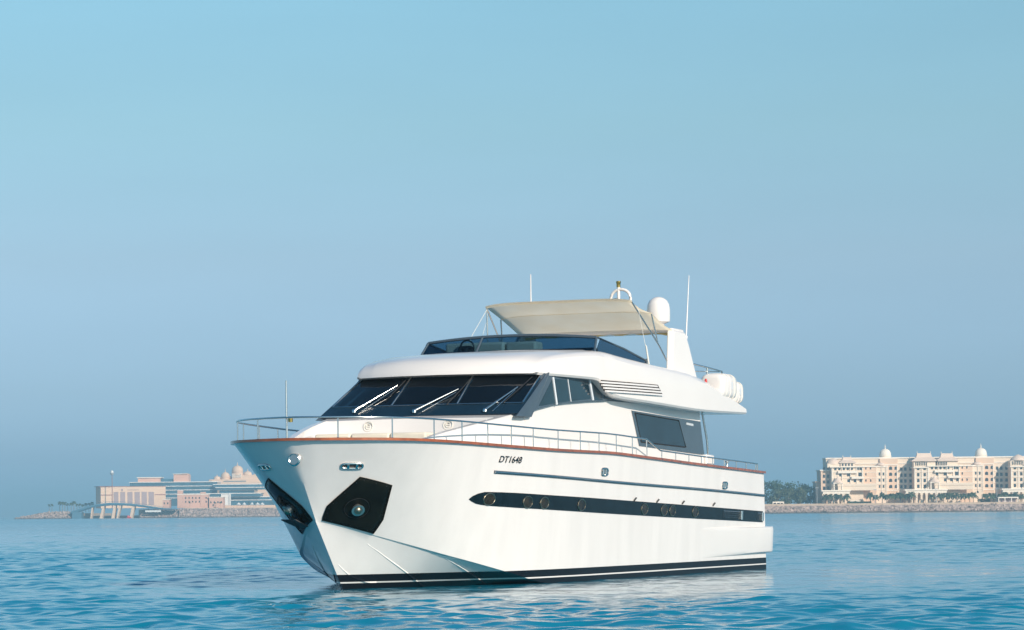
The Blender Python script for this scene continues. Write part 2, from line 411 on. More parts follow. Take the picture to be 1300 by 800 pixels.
# guard rail
def rail_h(s): return .47 if s < 13.35 else (.47 - (s - 13.35)/.95*.24 if s < 14.3 else .23)
posts = [.2, .95, 2.05, 3.1, 4.2, 5.3, 6.4, 7.75, 9.05, 10.2, 11.3, 12.36, 13.35, 14.4, 15.42, 16.42, 17.4, 18.3, 19.3, 20.3, 21.2, 22.1]
def make_rail():
    ss = sorted(set([-.12 + .0*i for i in range(1)] + [x for x in [-.1, -.05, 0, .1, .2, .35, .5, .75, 1, 1.3, 1.6, 2, 2.5, 3, 3.7, 4.5, 5.5, 6.5, 7.5, 8.5, 9.5, 10.5, 11.5, 12.5, 13.34, 13.36, 14.29, 14.31, 15.5, 17, 18.5, 20, 21.2, 22.25]]))
    def pt(s, side): return (s + .03, side*max(hb_deck(s) - .08, 0), z_deck(s) + rail_h(s))
    path = [pt(s, -1) for s in reversed(ss)] + [pt(s, 1) for s in ss]
    b = B(); b.tube(path, .021, 8)
    for sd in (1, -1): b.tube([pt(22.25, sd), (22.3, sd*(hb_deck(22.25)-.08), z_deck(22.25) + .02)], .02, 8)
    rl = b.build('guard_rail', M['steel'], yacht, smooth=50)
    for sd in (1, -1):
        for s in posts:
            b = B(); x, y, z = pt(s, sd)
            b.tube([(x, y, z_deck(s)), (x, y, z)], .016, 8)
            b.lathe([(.035, 0), (.035, .012), (.022, .03), (.0, .03)], (x, y, z_deck(s) + .012), 10)
            b.build('stanchion', M['steel'], rl, smooth=40)
make_rail()
b = B(); b.tube([(.1, -.19, 3.23), (.1, -.20, 4.52)], [.024, .018], 8); js = b.build('jackstaff', M['steel'], yacht, smooth=50)
b = B(); b.lathe([(0, 0), (.05, .01), (.055, .09), (.03, .12), (0, .12)], (.1, -.10, 3.62), 10); b.build('bow_light', M['brass'], js, smooth=40)

# hull fittings
def oval(s, z, a, c, off, side=1, n=24, e=1.0):
    o = Vector(hp(s, z)); g = .03
    h = (Vector(hp(s + g, z)) - Vector(hp(s - g, z))).normalized(); w = Vector(hp(s, z + g)) - Vector(hp(s, z - g))
    v = (w - h*w.dot(h)).normalized(); pts = []
    for k in range(n):
        x, y = math.cos(2*math.pi*k/n), math.sin(2*math.pi*k/n)
        q = o + h*a*math.copysign(abs(x)**e, x) + v*c*math.copysign(abs(y)**e, y)
        pts.append(hp(q.x, q.z, off, side))
    return pts
def strip(name, mat, pts_up, pts_lo, off, side, parent):
    b = B(); rings = []
    n = len(pts_up)
    for (s1, z1), (s2, z2) in zip(pts_up, pts_lo):
        rings.append([hp(s1, z1, -.01, side), hp(s1, z1, off, side), hp(s1*.5+s2*.5, z1*.5+z2*.5, off, side), hp(s2, z2, off, side), hp(s2, z2, -.01, side)])
    b.loft(rings, closed=True); return b.build(name, mat, parent, smooth=30)
zu = pch([(3.82, 1.962), (3.93, 2.03), (4.33, 2.12), (7.4, 2.05), (12.18, 1.92), (22.9, 1.62)])
zl = pch([(3.82, 1.955), (4.10, 1.86), (4.63, 1.81), (7.45, 1.71), (12.23, 1.57), (22.92, 1.31)])
PORTS = [(4.54, 1.96), (6.20, 1.89), (7.03, 1.87), (9.09, 1.82), (13.14, 1.71), (14.52, 1.68), (15.12, 1.665), (16.85, 1.63)]
for sd in (1, -1):
    ss = [3.82, 3.86, 3.93, 4.1, 4.33, 4.63] + [5 + .7*i for i in range(26)] + [22.62]
    st = strip('window_stripe', M['stripe'], [(s, zu(s)) for s in ss], [(s, zl(s)) for s in ss], .012, sd, yacht)
    for s, z in PORTS:
        b = B(); ring = oval(s, z, .215, .135, .02, sd, 28); b.tube(ring, .013, 8, closed=True)
        pr = b.build('porthole', M['bronze'], st, smooth=50)
        if sd == 1: pr['label'] = 'oval porthole with polished rim'
        b = B(); b.plate(oval(s, z, .205, .125, .021, sd, 28), (0, -.012*sd, 0)); b.build('pane', M['portglass'], st)
    for s0, s1 in ((19.1, 20.6), (22.1, 22.5)):
        b = B()
        for k in range(4):
            z = zl(s0) + .07 + k*.055
            f = lambda s, dz: zl(s) + .07 + k*.055 + dz
            rings = []
            for i in range(5):
                s = s0 + (s1 - s0)*i/4
                rings.append([hp(s, f(s, 0), .01, sd), hp(s, f(s, .005), .04, sd), hp(s, f(s, .028), .012, sd)])
            b.loft(rings)
        v = b.build('engine_vent', M['panel'], st)
        b = B(); z = (zu(s1) + zl(s1))/2
        b.tube([hp(s1 + .02, z + .12*q, .03, sd) for q in (-1, -.5, 0, .5, 1)], .045, 8); b.build('vent_cowl', M['steel'], v, smooth=40)
    for s, z in ((12.44, 1.95), (14.0, 1.91), (15.86, 1.87), (18.27, 1.82)):
        b = B(); b.tube([hp(s - .03, z - .03, .01, sd), hp(s + .03, z + .05, .05, sd)], .022, 6); b.build('drain', M['rubber'], yacht)
    # rub line
    zr = pch([(4.54, 2.57), (7.33, 2.49), (12.13, 2.35), (17.9, 2.21), (23.15, 2.06)])
    b = B(); rings = []
    for i in range(41):
        s = 4.54 + 18.15*i/40; z = zr(s)
        rings.append([hp(s, z - .035, -.01, sd), hp(s, z - .03, .03, sd), hp(s, z, .045, sd), hp(s, z + .03, .03, sd), hp(s, z + .035, -.01, sd)])
    b.loft(rings); b.build('rub_strake', M['frame'], yacht, smooth=30)
    b = B(); b.tube([hp(4.54 + 18.15*i/40, zr(4.54 + 18.15*i/40), .045, sd) for i in range(41)], .012, 6); b.build('rub_strip', M['steel'], yacht, smooth=60)
    # mooring fairleads
    for s, z, a, c in ((.70, 2.69, .235, .065), (10.42, 2.62, .20, .085), (19.14, 2.34, .20, .085)):
        b = B(); b.tube(oval(s, z, a, c, .015, sd, 24, .55), .024, 8, closed=True); fr = b.build('fairlead', M['steel'], yacht, smooth=50)
        b = B(); b.plate(oval(s, z, a*.9, c*.9, .006, sd, 24, .55), (0, -.004*sd, 0)); b.build('opening', M['darkgap'], fr)
        b = B()
        ov = oval(s, z, a*.45, c*.8, .016, sd, 4); ov2 = oval(s, z, a*.45, c*.8, .016, sd, 24, .4)
        for k1, k2 in ((3, 21), (9, 15)):
            b = B(); b.tube([ov2[k1], ov2[k2]], .034, 8); b.build('roller', M['steel'], fr, smooth=40)
    # anchor pocket
    poly = [(.96, 2.45), (1.62, 2.27), (2.0, 1.54), (2.06, 1.235), (1.10, 1.535), (.98, 1.83)]
    bm = bmesh.new(); vs_ = [bm.verts.new((s, z, 0)) for s, z in poly]; bm.faces.new(vs_)
    bmesh.ops.triangulate(bm, faces=bm.faces); bmesh.ops.subdivide_edges(bm, edges=bm.edges, cuts=7, use_grid_fill=True)
    bm.verts.index_update()
    b = B(); vv = [hp(v.co.x, v.co.y, .012, sd) for v in bm.verts]; ff = [tuple(v.index for v in f.verts) for f in bm.faces]; bm.free()
    b.add(vv, ff); pk = b.build('anchor_pocket', M['plate'], yacht, smooth=30)
    so_ = pk.modifiers.new('thick', 'SOLIDIFY'); so_.thickness = .02; so_.offset = 0
    def rot(poly, f): return poly
    b = B(); n = len(poly)
    edge = []
    for i in range(n):
        a_, c_ = poly[i], poly[(i+1) % n]
        edge += [hp(a_[0] + (c_[0]-a_[0])*k/6, a_[1] + (c_[1]-a_[1])*k/6, .016, sd) for k in range(6)]
    b.tube(edge, .014, 6, closed=True); b.build('pocket_rim', M['plate'], pk)
    for ra in (.27, .30):
        b = B(); b.tube(oval(1.40, 1.79, ra, ra, .026, sd, 32), .006, 6, closed=True); b.build('reflection_ring', M['rubber'] if ra < .3 else M['plate'], pk, smooth=60)  # thin rings stand in for circular reflections on the glossy plate
    for i in range(n):
        for k in (.12, .5, .88):
            a_, c_ = poly[i], poly[(i+1) % n]; q = (a_[0] + (c_[0]-a_[0])*k, a_[1] + (c_[1]-a_[1])*k); q = (q[0] + (1.42 - q[0])*.07, q[1] + (1.80 - q[1])*.07)
            b = B(); b.tube([hp(q[0], q[1], .018, sd), hp(q[0], q[1], .030, sd)], .010, 6); b.build('bolt', M['rubber'], pk)
    c0 = Vector(hp(1.40, 1.79, 0, sd)); c1 = Vector(hp(1.40, 1.79, .11, sd)); ax = (c1 - c0).normalized()
    b = B(); b.tube([c0, c1], .11, 18); b.tube([c1 - ax*.03, c1], .145, 18); hz = b.build('hawse_pipe', M['brushed'], pk, smooth=50)
    b = B(); b.tube([c1 - ax*.01, c1 + ax*.02, c1 + ax*.045, c1 + ax*.06], [.085, .078, .055, .01], 16); b.build('pipe_mouth', M['bronze'], hz, smooth=50)
# bow eye
b = B(); b.lathe([(0, 0), (.14, 0), (.15, .03), (.12, .06), (.105, .045), (0, .045)], (0, 0, 0), 24, 'x')
for i, v in enumerate(b.v): b.v[i] = (.10 - v[0], v[1], 2.83 + v[2])
b.build('bow_roller_port', M['steel'], yacht, smooth=45)
# anchor stowed in the starboard pocket
def apt(s_, z_, off): return Vector(hp(s_, z_, off, -1))
b = B(); a0, a1 = apt(1.38, 2.0, .05), apt(1.55, 1.45, .12)
b.tube([a0, a1], .045, 6); b.lathe([(0, -.07), (.07, -.07), (.07, .07), (0, .07)], tuple(a0), 10)
an = b.build('anchor', M['rubber'], yacht, smooth=40)
b = B()
for q in (-1, 1):
    c0 = apt(1.55 + .02*q, 1.42, .14); tip = apt(1.52 + .30*q, 1.66, .22)
    e0 = apt(1.55 + .20*q, 1.42, .07); e1 = apt(1.55 + .06*q, 1.60, .13); th = Vector((.0, 0, .03))
    b.hexa([tuple(v) for v in (c0, e0, tip, e1)] + [tuple(v + th) for v in (c0, e0, tip, e1)])
b.build('anchor_fluke', M['rubber'], an, bevel=.008)
# registration
def hull_text(txt, s0, s1, zfun, h, mat, name, parent, surf, shear=.22, bold=.0):
    cu = bpy.data.curves.new('t', 'FONT'); cu.body = txt; cu.shear = shear; cu.offset = bold; cu.space_character = 1.04
    ob = bpy.data.objects.new('t', cu); COL.objects.link(ob)
    me = bpy.data.meshes.new_from_object(ob.evaluated_get(bpy.context.evaluated_depsgraph_get()))
    bpy.data.objects.remove(ob); bpy.data.curves.remove(cu)
    xs = [v.co.x for v in me.vertices]; ys = [v.co.y for v in me.vertices]
    x0, x1, y0, y1 = min(xs), max(xs), min(ys), max(ys)
    for v in me.vertices:
        s = s0 + (v.co.x - x0)/(x1 - x0)*(s1 - s0); z = zfun(s) + (v.co.y - y0)/(y1 - y0)*h
        p = surf(s, z); v.co = (p[0], -p[1], p[2])
    me.materials.append(mat); o = bpy.data.objects.new(name, me); COL.objects.link(o); o.parent = parent
    m = o.modifiers.new('thick', 'SOLIDIFY'); m.thickness = .006; m.offset = 0
    return o
hull_text('DT1648', 4.66, 5.74, lambda s: 2.785 - .012*(s - 4.6), .15, M['black'], 'registration_number', yacht, lambda s, z: hp(s, z, .012), .28, .012)

# swim platform sponsons and platform
def sponson(side):
    rings = []
    for i in range(31):
        s = 16.9 + 6.5*i/30; f = min(1, (s - 16.9)/5.5); e = min(1, (23.4 - s)/.16 + .35)
        lo = .40 + .06*f; up = 1.20
        hl, hu = (hull_t(min(s, 23.0), q) for q in (lo, up))
        k = -.012 + .13*f**1.1; k *= e**.5
        g = lambda z: hl + (hu - hl)*(z - lo)/(up - lo)
        ring = [(s, 2.5, lo), (s, g(lo) + k*.55, lo), (s, g(lo) + k*.9, lo + .03), (s, g(lo) + k, lo + .10), (s, g(up) + k, up - .10), (s, g(up) + k*.9, up - .03), (s, g(up) + k*.5, up), (s, 2.5, up)]
        rings.append([(a, side*t, z) for a, t, z in ring])
    b = B(); b.loft(rings); return b.build('sponson', M['gelcoat'], yacht, smooth=35)
for sd in (1, -1): sponson(sd)
b = B(); b.box(23.0, 23.38, -2.6, 2.6, .75, 1.0); b.build('swim_platform', M['gelcoat'], yacht, bevel=.04)

# ------------------------------------------------------------------ superstructure
tH = lambda z: 2.55 - .1*(z - 3)
hb_house = pch([(1.9, 1.25), (2.6, 1.70), (3.6, 2.0), (4.8, 2.27), (6.6, 2.47), (8, 2.52), (19, 2.52)])
top_house = pch([(1.9, 3.2), (2.6, 3.25), (3.6, 3.46), (4.8, 3.68), (6.6, 3.97), (7.9, 4.17), (9.2, 4.28), (10.5, 4.35), (12, 4.42), (14, 4.42), (18.6, 4.32)])
def make_trunk():
    zc = pch([(1.9, 3.2), (2.6, 3.24), (5.45, 3.34), (5.55, 3.40), (5.72, 3.86), (6.4, 3.96), (7.2, 4.0)])
    rings = []
    for s in [1.9, 2.2, 2.6, 3.0, 3.6, 4.2, 4.8, 5.2, 5.45, 5.55, 5.63, 5.72, 6.0, 6.4, 6.8, 7.2]:
        t = hb_house(s); z = max(top_house(s), 3.2); c = min(zc(s), z); zd = z_deck(s) - .06
        rim = .16*min(1, (s - 1.85)/1.5)
        half = [(s, 0, zd), (s, t + .04, zd), (s, t + .01, zd + (z - zd)*.6), (s, t - .03, z - .02), (s, t - .06, z), (s, t - .06 - rim, z), (s, t - .10 - rim, z - (z - c)*.5), (s, t - .16 - rim*1.6, c), (s, 0, c + .02)]
        rings.append(half + [(a, -q, w) for a, q, w in reversed(half[1:-1])])
    b = B(); b.loft(rings); return b.build('coachroof', M['gelcoat'], yacht, smooth=28)
make_trunk()
# sunpad cushions
for t0, t1 in ((-1.45, -.55), (-.53, .43), (.45, 1.35)):
    b = B(); b.box(3.75, 5.5, t0, t1, 3.27, 3.47); b.build('sunpad_cushion', M['cushion'], yacht, bevel=.05, seg=3)
for t in (-1.03, 1.02):
    b = B(); c = (5.60, t, 3.68)
    ring = [(5.635 + .25*(.115*math.sin(a)), t + .115*math.cos(a), 3.68 + .115*math.sin(a)) for a in [2*math.pi*k/28 for k in range(28)]]
    b.tube(ring, .011, 6, closed=True)
    arc = [(5.635 + .25*(.06*math.sin(a)), t + .06*math.cos(a), 3.68 + .06*math.sin(a)) for a in [R(40 + 280*k/16) for k in range(17)]]
    b.tube(arc, .013, 6); b.tube([(5.635, t - .05, 3.68), (5.635, t + .05, 3.68)], .011, 6)
    b.build('emblem', M['emblem'], yacht, smooth=50)
# house body
def make_house():
    rings = []
    for s in [6.7, 7.2, 7.9, 8.5, 9.2, 10, 11, 12, 13, 14, 15, 16, 17, 18, 18.62]:
        z = top_house(s); zd = z_deck(s) - .06; t = hb_house(s)
        half = [(s, 0, zd), (s, t + .03, zd), (s, t + .02, zd + .25), (s, tH(z) + .015, z - .02), (s, tH(z) - .02, z + .015), (s, 0, z + .02)]
        rings.append(half + [(a, -q, w) for a, q, w in reversed(half[1:-1])])
    b = B(); b.loft(rings); return b.build('deckhouse', M['gelcoat'], yacht, smooth=28)
house = make_house()
tC = lambda z: 2.52 - .13*(z - 4)
# pilothouse core (dark inside wall) between house top and roof
b = B()
rings = []
for s, zb in ((7.0, 3.98), (8.05, 4.15), (9.2, 4.25), (12.4, 4.38), (18.6, 4.28)):
    zt = 4.95 if s < 12 else 4.6
    sf = s if s > 7.5 else 8.2
    half = [(s, 0, zb), (s, tC(zb) - .05, zb), (sf, tC(zt) - .05, zt), (sf - (.45 if s < 7.5 else 0), 0, zt)]
    rings.append(half + [(a, -q, w) for a, q, w in reversed(half[1:-1])])
b.loft(rings); core = b.build('pilothouse', M['panel'], yacht)
# windshield
def wsp(t, z, off=0.0):
    f = (z - 4.17)/.70
    s = (6.48 + .02*t*t) + f*((7.45 + .09*t*t) - (6.48 + .02*t*t))
    return (s - off*.6, t, z + off*.8)
def ws_sheet(t0, t1, z0, z1, off, n=8, taper=0.0):
    rings = []
    for i in range(n + 1):
        f = i/n; tb = t0 + (t1 - t0)*f
        tt = tb*(1 - taper)
        rings.append([wsp(tb, z0, off), wsp(tt, z1, off), wsp(tt, z1, off - .05), wsp(tb, z0, off - .05)])
    b = B(); b.loft(rings); return b
wf = ws_sheet(-2.58, 2.58, 3.93, 4.93, .0, 16, .055).build('windshield', M['wsframe'], yacht, smooth=25)
for t0, t1 in ((-2.42, -.90), (-.80, .80), (.90, 2.42)):
    ws_sheet(t0, t1, 4.19, 4.875, .012, 8, .045).build('pane', M['glass'], wf, smooth=25)
for t in (-2.47, -.85, .85, 2.47):
    b = B(); b.tube([wsp(t, 4.18, .02), wsp(t*.955, 4.88, .02)], .02, 6); b.build('mullion', M['steel'], wf, smooth=50)
b = B(); b.tube([wsp(-2.45 + 4.9*i/16, 4.18, .016) for i in range(17)], .014, 6); b.tube([wsp((-2.45 + 4.9*i/16)*.955, 4.885, .016) for i in range(17)], .016, 6)
b.build('windshield_trim', M['steel'], wf, smooth=50)
def wiper(t0, z0, t1, z1):
    b = B()
    a = Vector(wsp(t0, z0, .05)); c = Vector(wsp(t1, z1, .09)); m_ = a.lerp(c, .4)
    a2 = Vector(wsp(t0 + .22, z0 - .03, .05)); c2 = Vector(wsp(t1 - .02, z1 - .06, .07))
    b.tube([a, a.lerp(c, .3), c], [.034, .028, .013], 8)
    b.tube([a2, a2.lerp(c2, .5), c2], .008, 6)
    b.lathe([(0, 0), (.055, 0), (.055, .06), (.03, .09), (0, .09)], tuple(a - Vector((0, 0, .05))), 12)
    w = b.build('wiper_arm', M['steel'], wf, smooth=50)
    d = Vector((.30, .0, .25)); p = Vector(wsp(t1 + .02, z1, .035))
    up = Vector(wsp(t1 + .10, min(z1 + .30, 4.84), .035)); dn = Vector(wsp(t1 - .10, z1 - .34, .035))
    b = B(); b.tube([dn, p, up], .014, 6); b.build('wiper_blade', M['rubber'], w)
wiper(-1.73, 4.05, -.99, 4.62); wiper(-.12, 4.01, .71, 4.49); wiper(1.70, 3.99, 2.12, 4.51)
for sd in (1, -1):
    b = B(); rings = []
    for z in (3.86, 4.3, 4.65, 4.95):
        f = (z - 3.93)/1.02; a = Vector(wsp(2.58 - .14*f, z, .004)); c = Vector((6.98 + 1.35*f, tC(z) + .036, z)); m_ = (a + c)/2 + Vector((-.05, .045, 0))
        rings.append([(q.x, sd*q.y, q.z) for q in (a, m_, c, c - Vector((0, .12, 0)), a - Vector((-.12, .12, 0)))])
    b.loft(rings); b.build('corner_post', M['frame'], wf, smooth=50)
# pilothouse side windows, both sides
def side_poly(name, mat, pts, off, side, parent, tf, thick=.03):
    b = B(); b.plate([(s, side*(tf(z) + off), z) for s, z in pts], (0, -thick*side, 0)); return b.build(name, mat, parent)
for sd in (1, -1):
    fr = side_poly('side_window_band', M['frame'], [(6.80, 3.96), (7.4, 4.07), (8.4, 4.2), (9.2, 4.26), (10.5, 4.34), (11.6, 4.39), (12.25, 4.44), (11.75, 4.6), (11.45, 4.95), (8.02, 4.95)], .03, sd, yacht, tC, .07)
    for poly in ([(7.40, 4.13), (8.42, 4.80), (8.46, 4.23)], [(8.56, 4.82), (9.33, 4.82), (9.34, 4.31), (8.62, 4.25)], [(9.43, 4.82), (10.66, 4.83), (10.71, 4.41), (9.46, 4.32)], [(10.95, 4.80), (11.38, 4.80), (11.50, 4.42), (10.98, 4.39)], [(11.60, 4.60), (11.75, 4.47), (12.1, 4.45), (11.62, 4.43)]):
        side_poly('pane', M['cabglass'], poly, .036, sd, fr, tC, .03)
    for a, c in (((8.48, 4.20), (8.47, 4.85)), ((10.82, 4.38), (10.76, 4.86)), ((9.40, 4.30), (9.38, 4.84))):
        w = .012 if a[0] == 9.40 else .03
        b = B(); b.tube([(a[0], sd*(tC(a[1]) + .04), a[1]), (c[0], sd*(tC(c[1]) + .04), c[1])], w, 6); b.build('mullion', M['silver_letters'], fr, smooth=50)
    # saloon window
    pn = side_poly('saloon_window', M['panel'], [(13.54, 4.21), (16, 4.135), (18.56, 4.06), (18.60, 3.17), (16.4, 3.235), (13.84, 3.32)], .03, sd, house, tH, .06)
    side_poly('pane', M['cabglass'], [(13.74, 4.15), (16.87, 4.04), (17.2, 3.345), (13.98, 3.42)], .037, sd, pn, tH, .03)
    b = B(); q = [(13.74, 4.15), (16.87, 4.04), (17.2, 3.345), (13.98, 3.42)]
    b.tube([(s, sd*(tH(z) + .036), z) for s, z in q], .018, 6, closed=True); b.build('pane_trim', M['rubber'], pn)
    b = B()      # small unreadable maker's letters: a row of short silver strokes
    x = 17.45
    for k, w in enumerate((.06, .07, .05, .07, .06, .08, .05)):
        b.box(x, x + w*.75, *sorted((sd*(tH(3.98) + .031), sd*(tH(3.98) + .045))), 3.945 - .004*k, 4.005 - .004*k); x += w + .012
    b.build('maker_letters', M['silver_letters'], pn)
    # steel post at the house's aft corner
    b = B(); b.tube([(18.72, sd*2.47, 4.3), (18.95, sd*2.52, 3.55), (19.0, sd*2.54, 2.9)], .03, 8); b.build('aft_post', M['steel'], yacht, smooth=50)
    b = B(); b.box(18.66, 19.25, *sorted((sd*2.05, sd*2.62)), 2.75, 3.17); b.build('aft_locker', M['gelcoat'], yacht, bevel=.04)
    b = B(); b.lathe([(0, 0), (.05, 0), (.03, .03), (.03, .16), (.06, .18), (.06, .21), (0, .22)], (19.9, sd*2.75, 2.80), 10); b.build('bollard', M['steel'], yacht, smooth=50)

# upper deck: brow, coaming and wings in one moulding
z_u = pch([(7.20, 4.918), (7.22, 4.975), (7.26, 5.045), (7.33, 5.115), (7.45, 5.19), (7.64, 5.265), (8.2, 5.38), (9.2, 5.48), (10.4, 5.565), (11.3, 5.60), (12.5, 5.52), (13.8, 5.45), (17.4, 5.28), (19, 5.02), (20, 4.83), (21.4, 4.50)])
t_e = pch([(7.12, 2.36), (7.5, 2.44), (8, 2.50), (9, 2.58), (11, 2.70), (13, 2.80), (18, 2.86), (21.4, 2.78)])
z_l = pch([(7.20, 4.895), (7.26, 4.885), (10.3, 4.875), (10.8, 4.82), (11.3, 4.60), (11.9, 4.47), (14, 4.40), (18, 4.30), (21.4, 4.33)])
def shift(s, t): 
    f = max(0, min(1, (11.5 - s)/4.3)); return s + (.085*f + .012)*t*t
def make_upper():
    rings = []
    S_ = [7.20, 7.208, 7.22, 7.24, 7.27, 7.31, 7.37, 7.46, 7.6, 7.85, 8.2, 8.7, 9.2, 9.8, 10.3, 10.55, 10.8, 11.05, 11.3, 11.6, 11.9, 12.0, 12.06, 13, 13.8, 15, 16, 17, 18, 19, 19.5, 20, 20.5, 21, 21.4]
    for s in S_:
        te, zl_, zu_ = t_e(s), z_l(s), z_u(s)
        zl_ = min(zl_, zu_ - .015); h = zu_ - zl_
        r1 = min(.35, h*.5); lean = .10*min(1, h)
        fl = zu_ + .07*min(1, (s - 7.19)*4) if s <= 12.0 else min(zu_ - .02, max(4.62, 4.62))
        k = 0
        ci = .30 if s <= 12.0 else .12
        pts = [(0, zl_ + .01), (te - .30, zl_), (te - .04, zl_), (te, zl_ + .05), (te - lean*.35, zl_ + h*.45), (te - lean*.8, zu_ - .16*min(1, h)), (te - lean - .06, zu_ - .05*min(1, h)), (te - lean - .16, zu_), (te - lean - .16 - ci, zu_ + (.3*(fl - zu_) if s <= 12 else 0)), (te - lean - .22 - ci, fl if s > 12 else zu_ + .6*(fl - zu_)), (te*.4, fl if s > 12 else zu_ + .9*(fl - zu_)), (0, fl)]
        half = [(shift(s, t), t, z) for t, z in pts]
        rings.append(half + [(a, -q, w) for a, q, w in reversed(half[1:-1])])
    b = B(); b.loft(rings); return b.build('upper_deck', M['gelcoat'], yacht, smooth=30)
upper = make_upper()
# louvres in the wing
for sd in (1, -1):
    b = B(); q = [(10.72, 4.835), (11.13, 4.55), (14.6, 4.53), (14.2, 4.875)]
    L0 = lambda s, z: t_e(s) + .012
    b.plate([(s, sd*L0(s, z), z) for s, z in [(10.92, 4.875), (11.22, 4.62), (12.4, 4.62), (14.75, 4.64), (14.42, 4.885), (12.5, 4.88)]], (0, -.1*sd, 0))
    lv = b.build('louvre', M['darkgap'], upper)
    for k in range(4):
        f0 = (k + .20)/4; f1 = (k + .93)/4
        zt = lambda s, f: 4.865 - f*.28 + (s - 11)*.006
        s0, s1 = 10.82 + .42*f0, 14.35 + .5*f0
        rings = []
        for i in range(8):
            s = s0 + (s1 - s0)*i/7; kk = .035 if 0 < i < 7 else .02
            rings.append([(s, sd*(L0(s, 0) - .03), zt(s, f0)), (s, sd*(L0(s, 0) + kk*.6), zt(s, f0) - .01), (s, sd*(L0(s, 0) + kk), zt(s, f1)), (s, sd*(L0(s, 0) - .03), zt(s, f1))])
        b = B(); b.loft(rings); b.build('slat', M['gelcoat'], lv, smooth=30)
# fly bridge windscreen
def fw(t, f): 
    zb = 5.585 + .075*(1 - (t/2.39)**2); zt = 5.97 + .10*(1 - (t/2.31)**2)
    return (11.10 + .03*t*t + .34*f, t*(1 - .035*f), zb + (zt - zb)*f)
b = B()
rings = [[fw(t, 0), fw(t, 1), tuple(Vector(fw(t, 1)) + Vector((.02, 0, 0))), tuple(Vector(fw(t, 0)) + Vector((.02, 0, 0)))] for t in [-2.38 + 4.76*i/20 for i in range(21)]]
b.loft(rings); fly = b.build('flybridge_windscreen', M['tint'], yacht, smooth=25)
b = B(); b.tube([fw(-2.38 + 4.76*i/24, 1) for i in range(25)], .038, 8); b.build('windscreen_rail', M['frame'], fly, smooth=50)
b = B(); b.tube([tuple(Vector(fw(-2.4 + 4.8*i/24, 0)) + Vector((0, 0, -.01))) for i in range(25)], .035, 8); b.build('windscreen_base', M['gelcoat'], fly, smooth=50)
for t in (-2.38, -.75, .85, 2.38):
    if t == .85: continue
    b = B(); b.tube([fw(t, 0), fw(t, 1)], .03, 8); b.build('mullion', M['frame'], fly, smooth=50)
for sd in (1, -1):
    q = [(11.33, 5.58), (11.66, 5.95), (13.2, 5.76), (14.80, 5.53), (14.78, 5.46), (13, 5.50)]
    b = B(); b.plate([(s, sd*(2.39 - .02*(s - 11.3)/3.5), z) for s, z in q], (0, -.015*sd, 0)); b.build('side_screen', M['tint'], fly)
    b = B(); b.tube([(11.62, sd*2.33, 5.955), (13.2, sd*2.385, 5.765), (14.82, sd*2.375, 5.53)], .026, 8); b.build('side_rail', M['frame'], fly, smooth=50)
    b = B(); b.tube([(14.82, sd*2.375, 5.34), (14.82, sd*2.375, 5.58)], .03, 8); b.build('side_post', M['frame'], fly, smooth=50)
# inside the flybridge
b = B(); b.box(12.5, 13.0, -2.25, -.62, 4.7, 6.0); b.build('backrest', M['cushion'], yacht, bevel=.06, seg=3)
b = B(); b.box(12.55, 13.05, -.58, .25, 4.7, 5.99); b.build('backrest', M['cushion'], yacht, bevel=.06, seg=3)
b = B(); b.box(11.9, 12.25, -2.1, 2.1, 4.7, 5.74); b.build('helm_console', M['panel'], yacht, bevel=.05)
b = B(); b.tube([(12.32, -1.55 + .19*math.cos(a), 5.86 + .19*math.sin(a)) for a in [2*math.pi*k/20 for k in range(20)]], .022, 6, closed=True)
b.tube([(12.32, -1.74, 5.86), (12.32, -1.36, 5.86)], .02, 6); b.tube([(12.2, -1.55, 5.7), (12.32, -1.55, 5.86)], .05, 8); b.build('steering_wheel', M['rubber'], yacht, smooth=50)
b = B(); b.box(12.35, 12.6, -1.85, -1.45, 5.0, 5.92); b.build('helm_seat', M['rubber'], yacht, bevel=.08, seg=3)

# radar arch
arch = None
def leg(side):
    b = B(); rings = []
    for f in (0, .25, .5, .75, .93, 1):
        z = 5.0 + 1.45*f
        s0 = 16.12 + .95*f; s1 = 18.32 - (.18*f if f < .93 else .18*f + .12*(f - .9)*10); t = 2.48 - .30*f; w = .085
        rings.append([(s0, side*(t - w), z), (s0 + .06, side*(t + w), z), (s1 - .06, side*(t + w), z), (s1, side*(t - w), z)])
    b.loft(rings); return b
b = leg(1); b.v += []; arch = b.build('radar_arch', M['gelcoat'], yacht, bevel=.05, seg=3)
leg(-1).build('arch_leg', M['gelcoat'], arch, bevel=.05, seg=3)
b = B(); b.box(17.25, 18.1, -2.2, 2.2, 6.40, 6.52); b.build('arch_beam', M['gelcoat'], arch, bevel=.05, seg=3)
b = B(); b.lathe([(0, 0), (.16, 0), (.16, .16), (.30, .22), (.315, .26), (.315, .55), (.295, .68), (.24, .79), (.15, .86), (.06, .89), (0, .895)], (17.7, 1.62, 6.50), 28)
b.build('radome', M['gelcoat'], arch, smooth=40)
b = B(); b.tube([(18.2, 2.2, 6.15), (18.28, 2.2, 6.35)], .035, 8); b.tube([(18.25, 2.2, 6.3), (18.52, 2.2, 8.0)], [.022, .010], 8); b.build('whip_antenna', M['gelcoat'], arch, smooth=50)
b = B(); b.tube([(17.6, -2.05, 6.5), (17.6, -2.05, 8.14)], [.026, .014], 8); b.build('whip_antenna', M['gelcoat'], arch, smooth=50)
b = B(); c = (17.5, .62, 7.27)
b.tube([(17.5, .62 - .28, 6.5), (17.5, .62 - .28, 7.25)] + [(17.5, .62 - .28*math.cos(a), 7.38 + .24*math.sin(a)) for a in [math.pi*k/12 for k in range(13)]] + [(17.5, .62 + .28, 7.25), (17.5, .62 + .28, 6.5)], .042, 8)
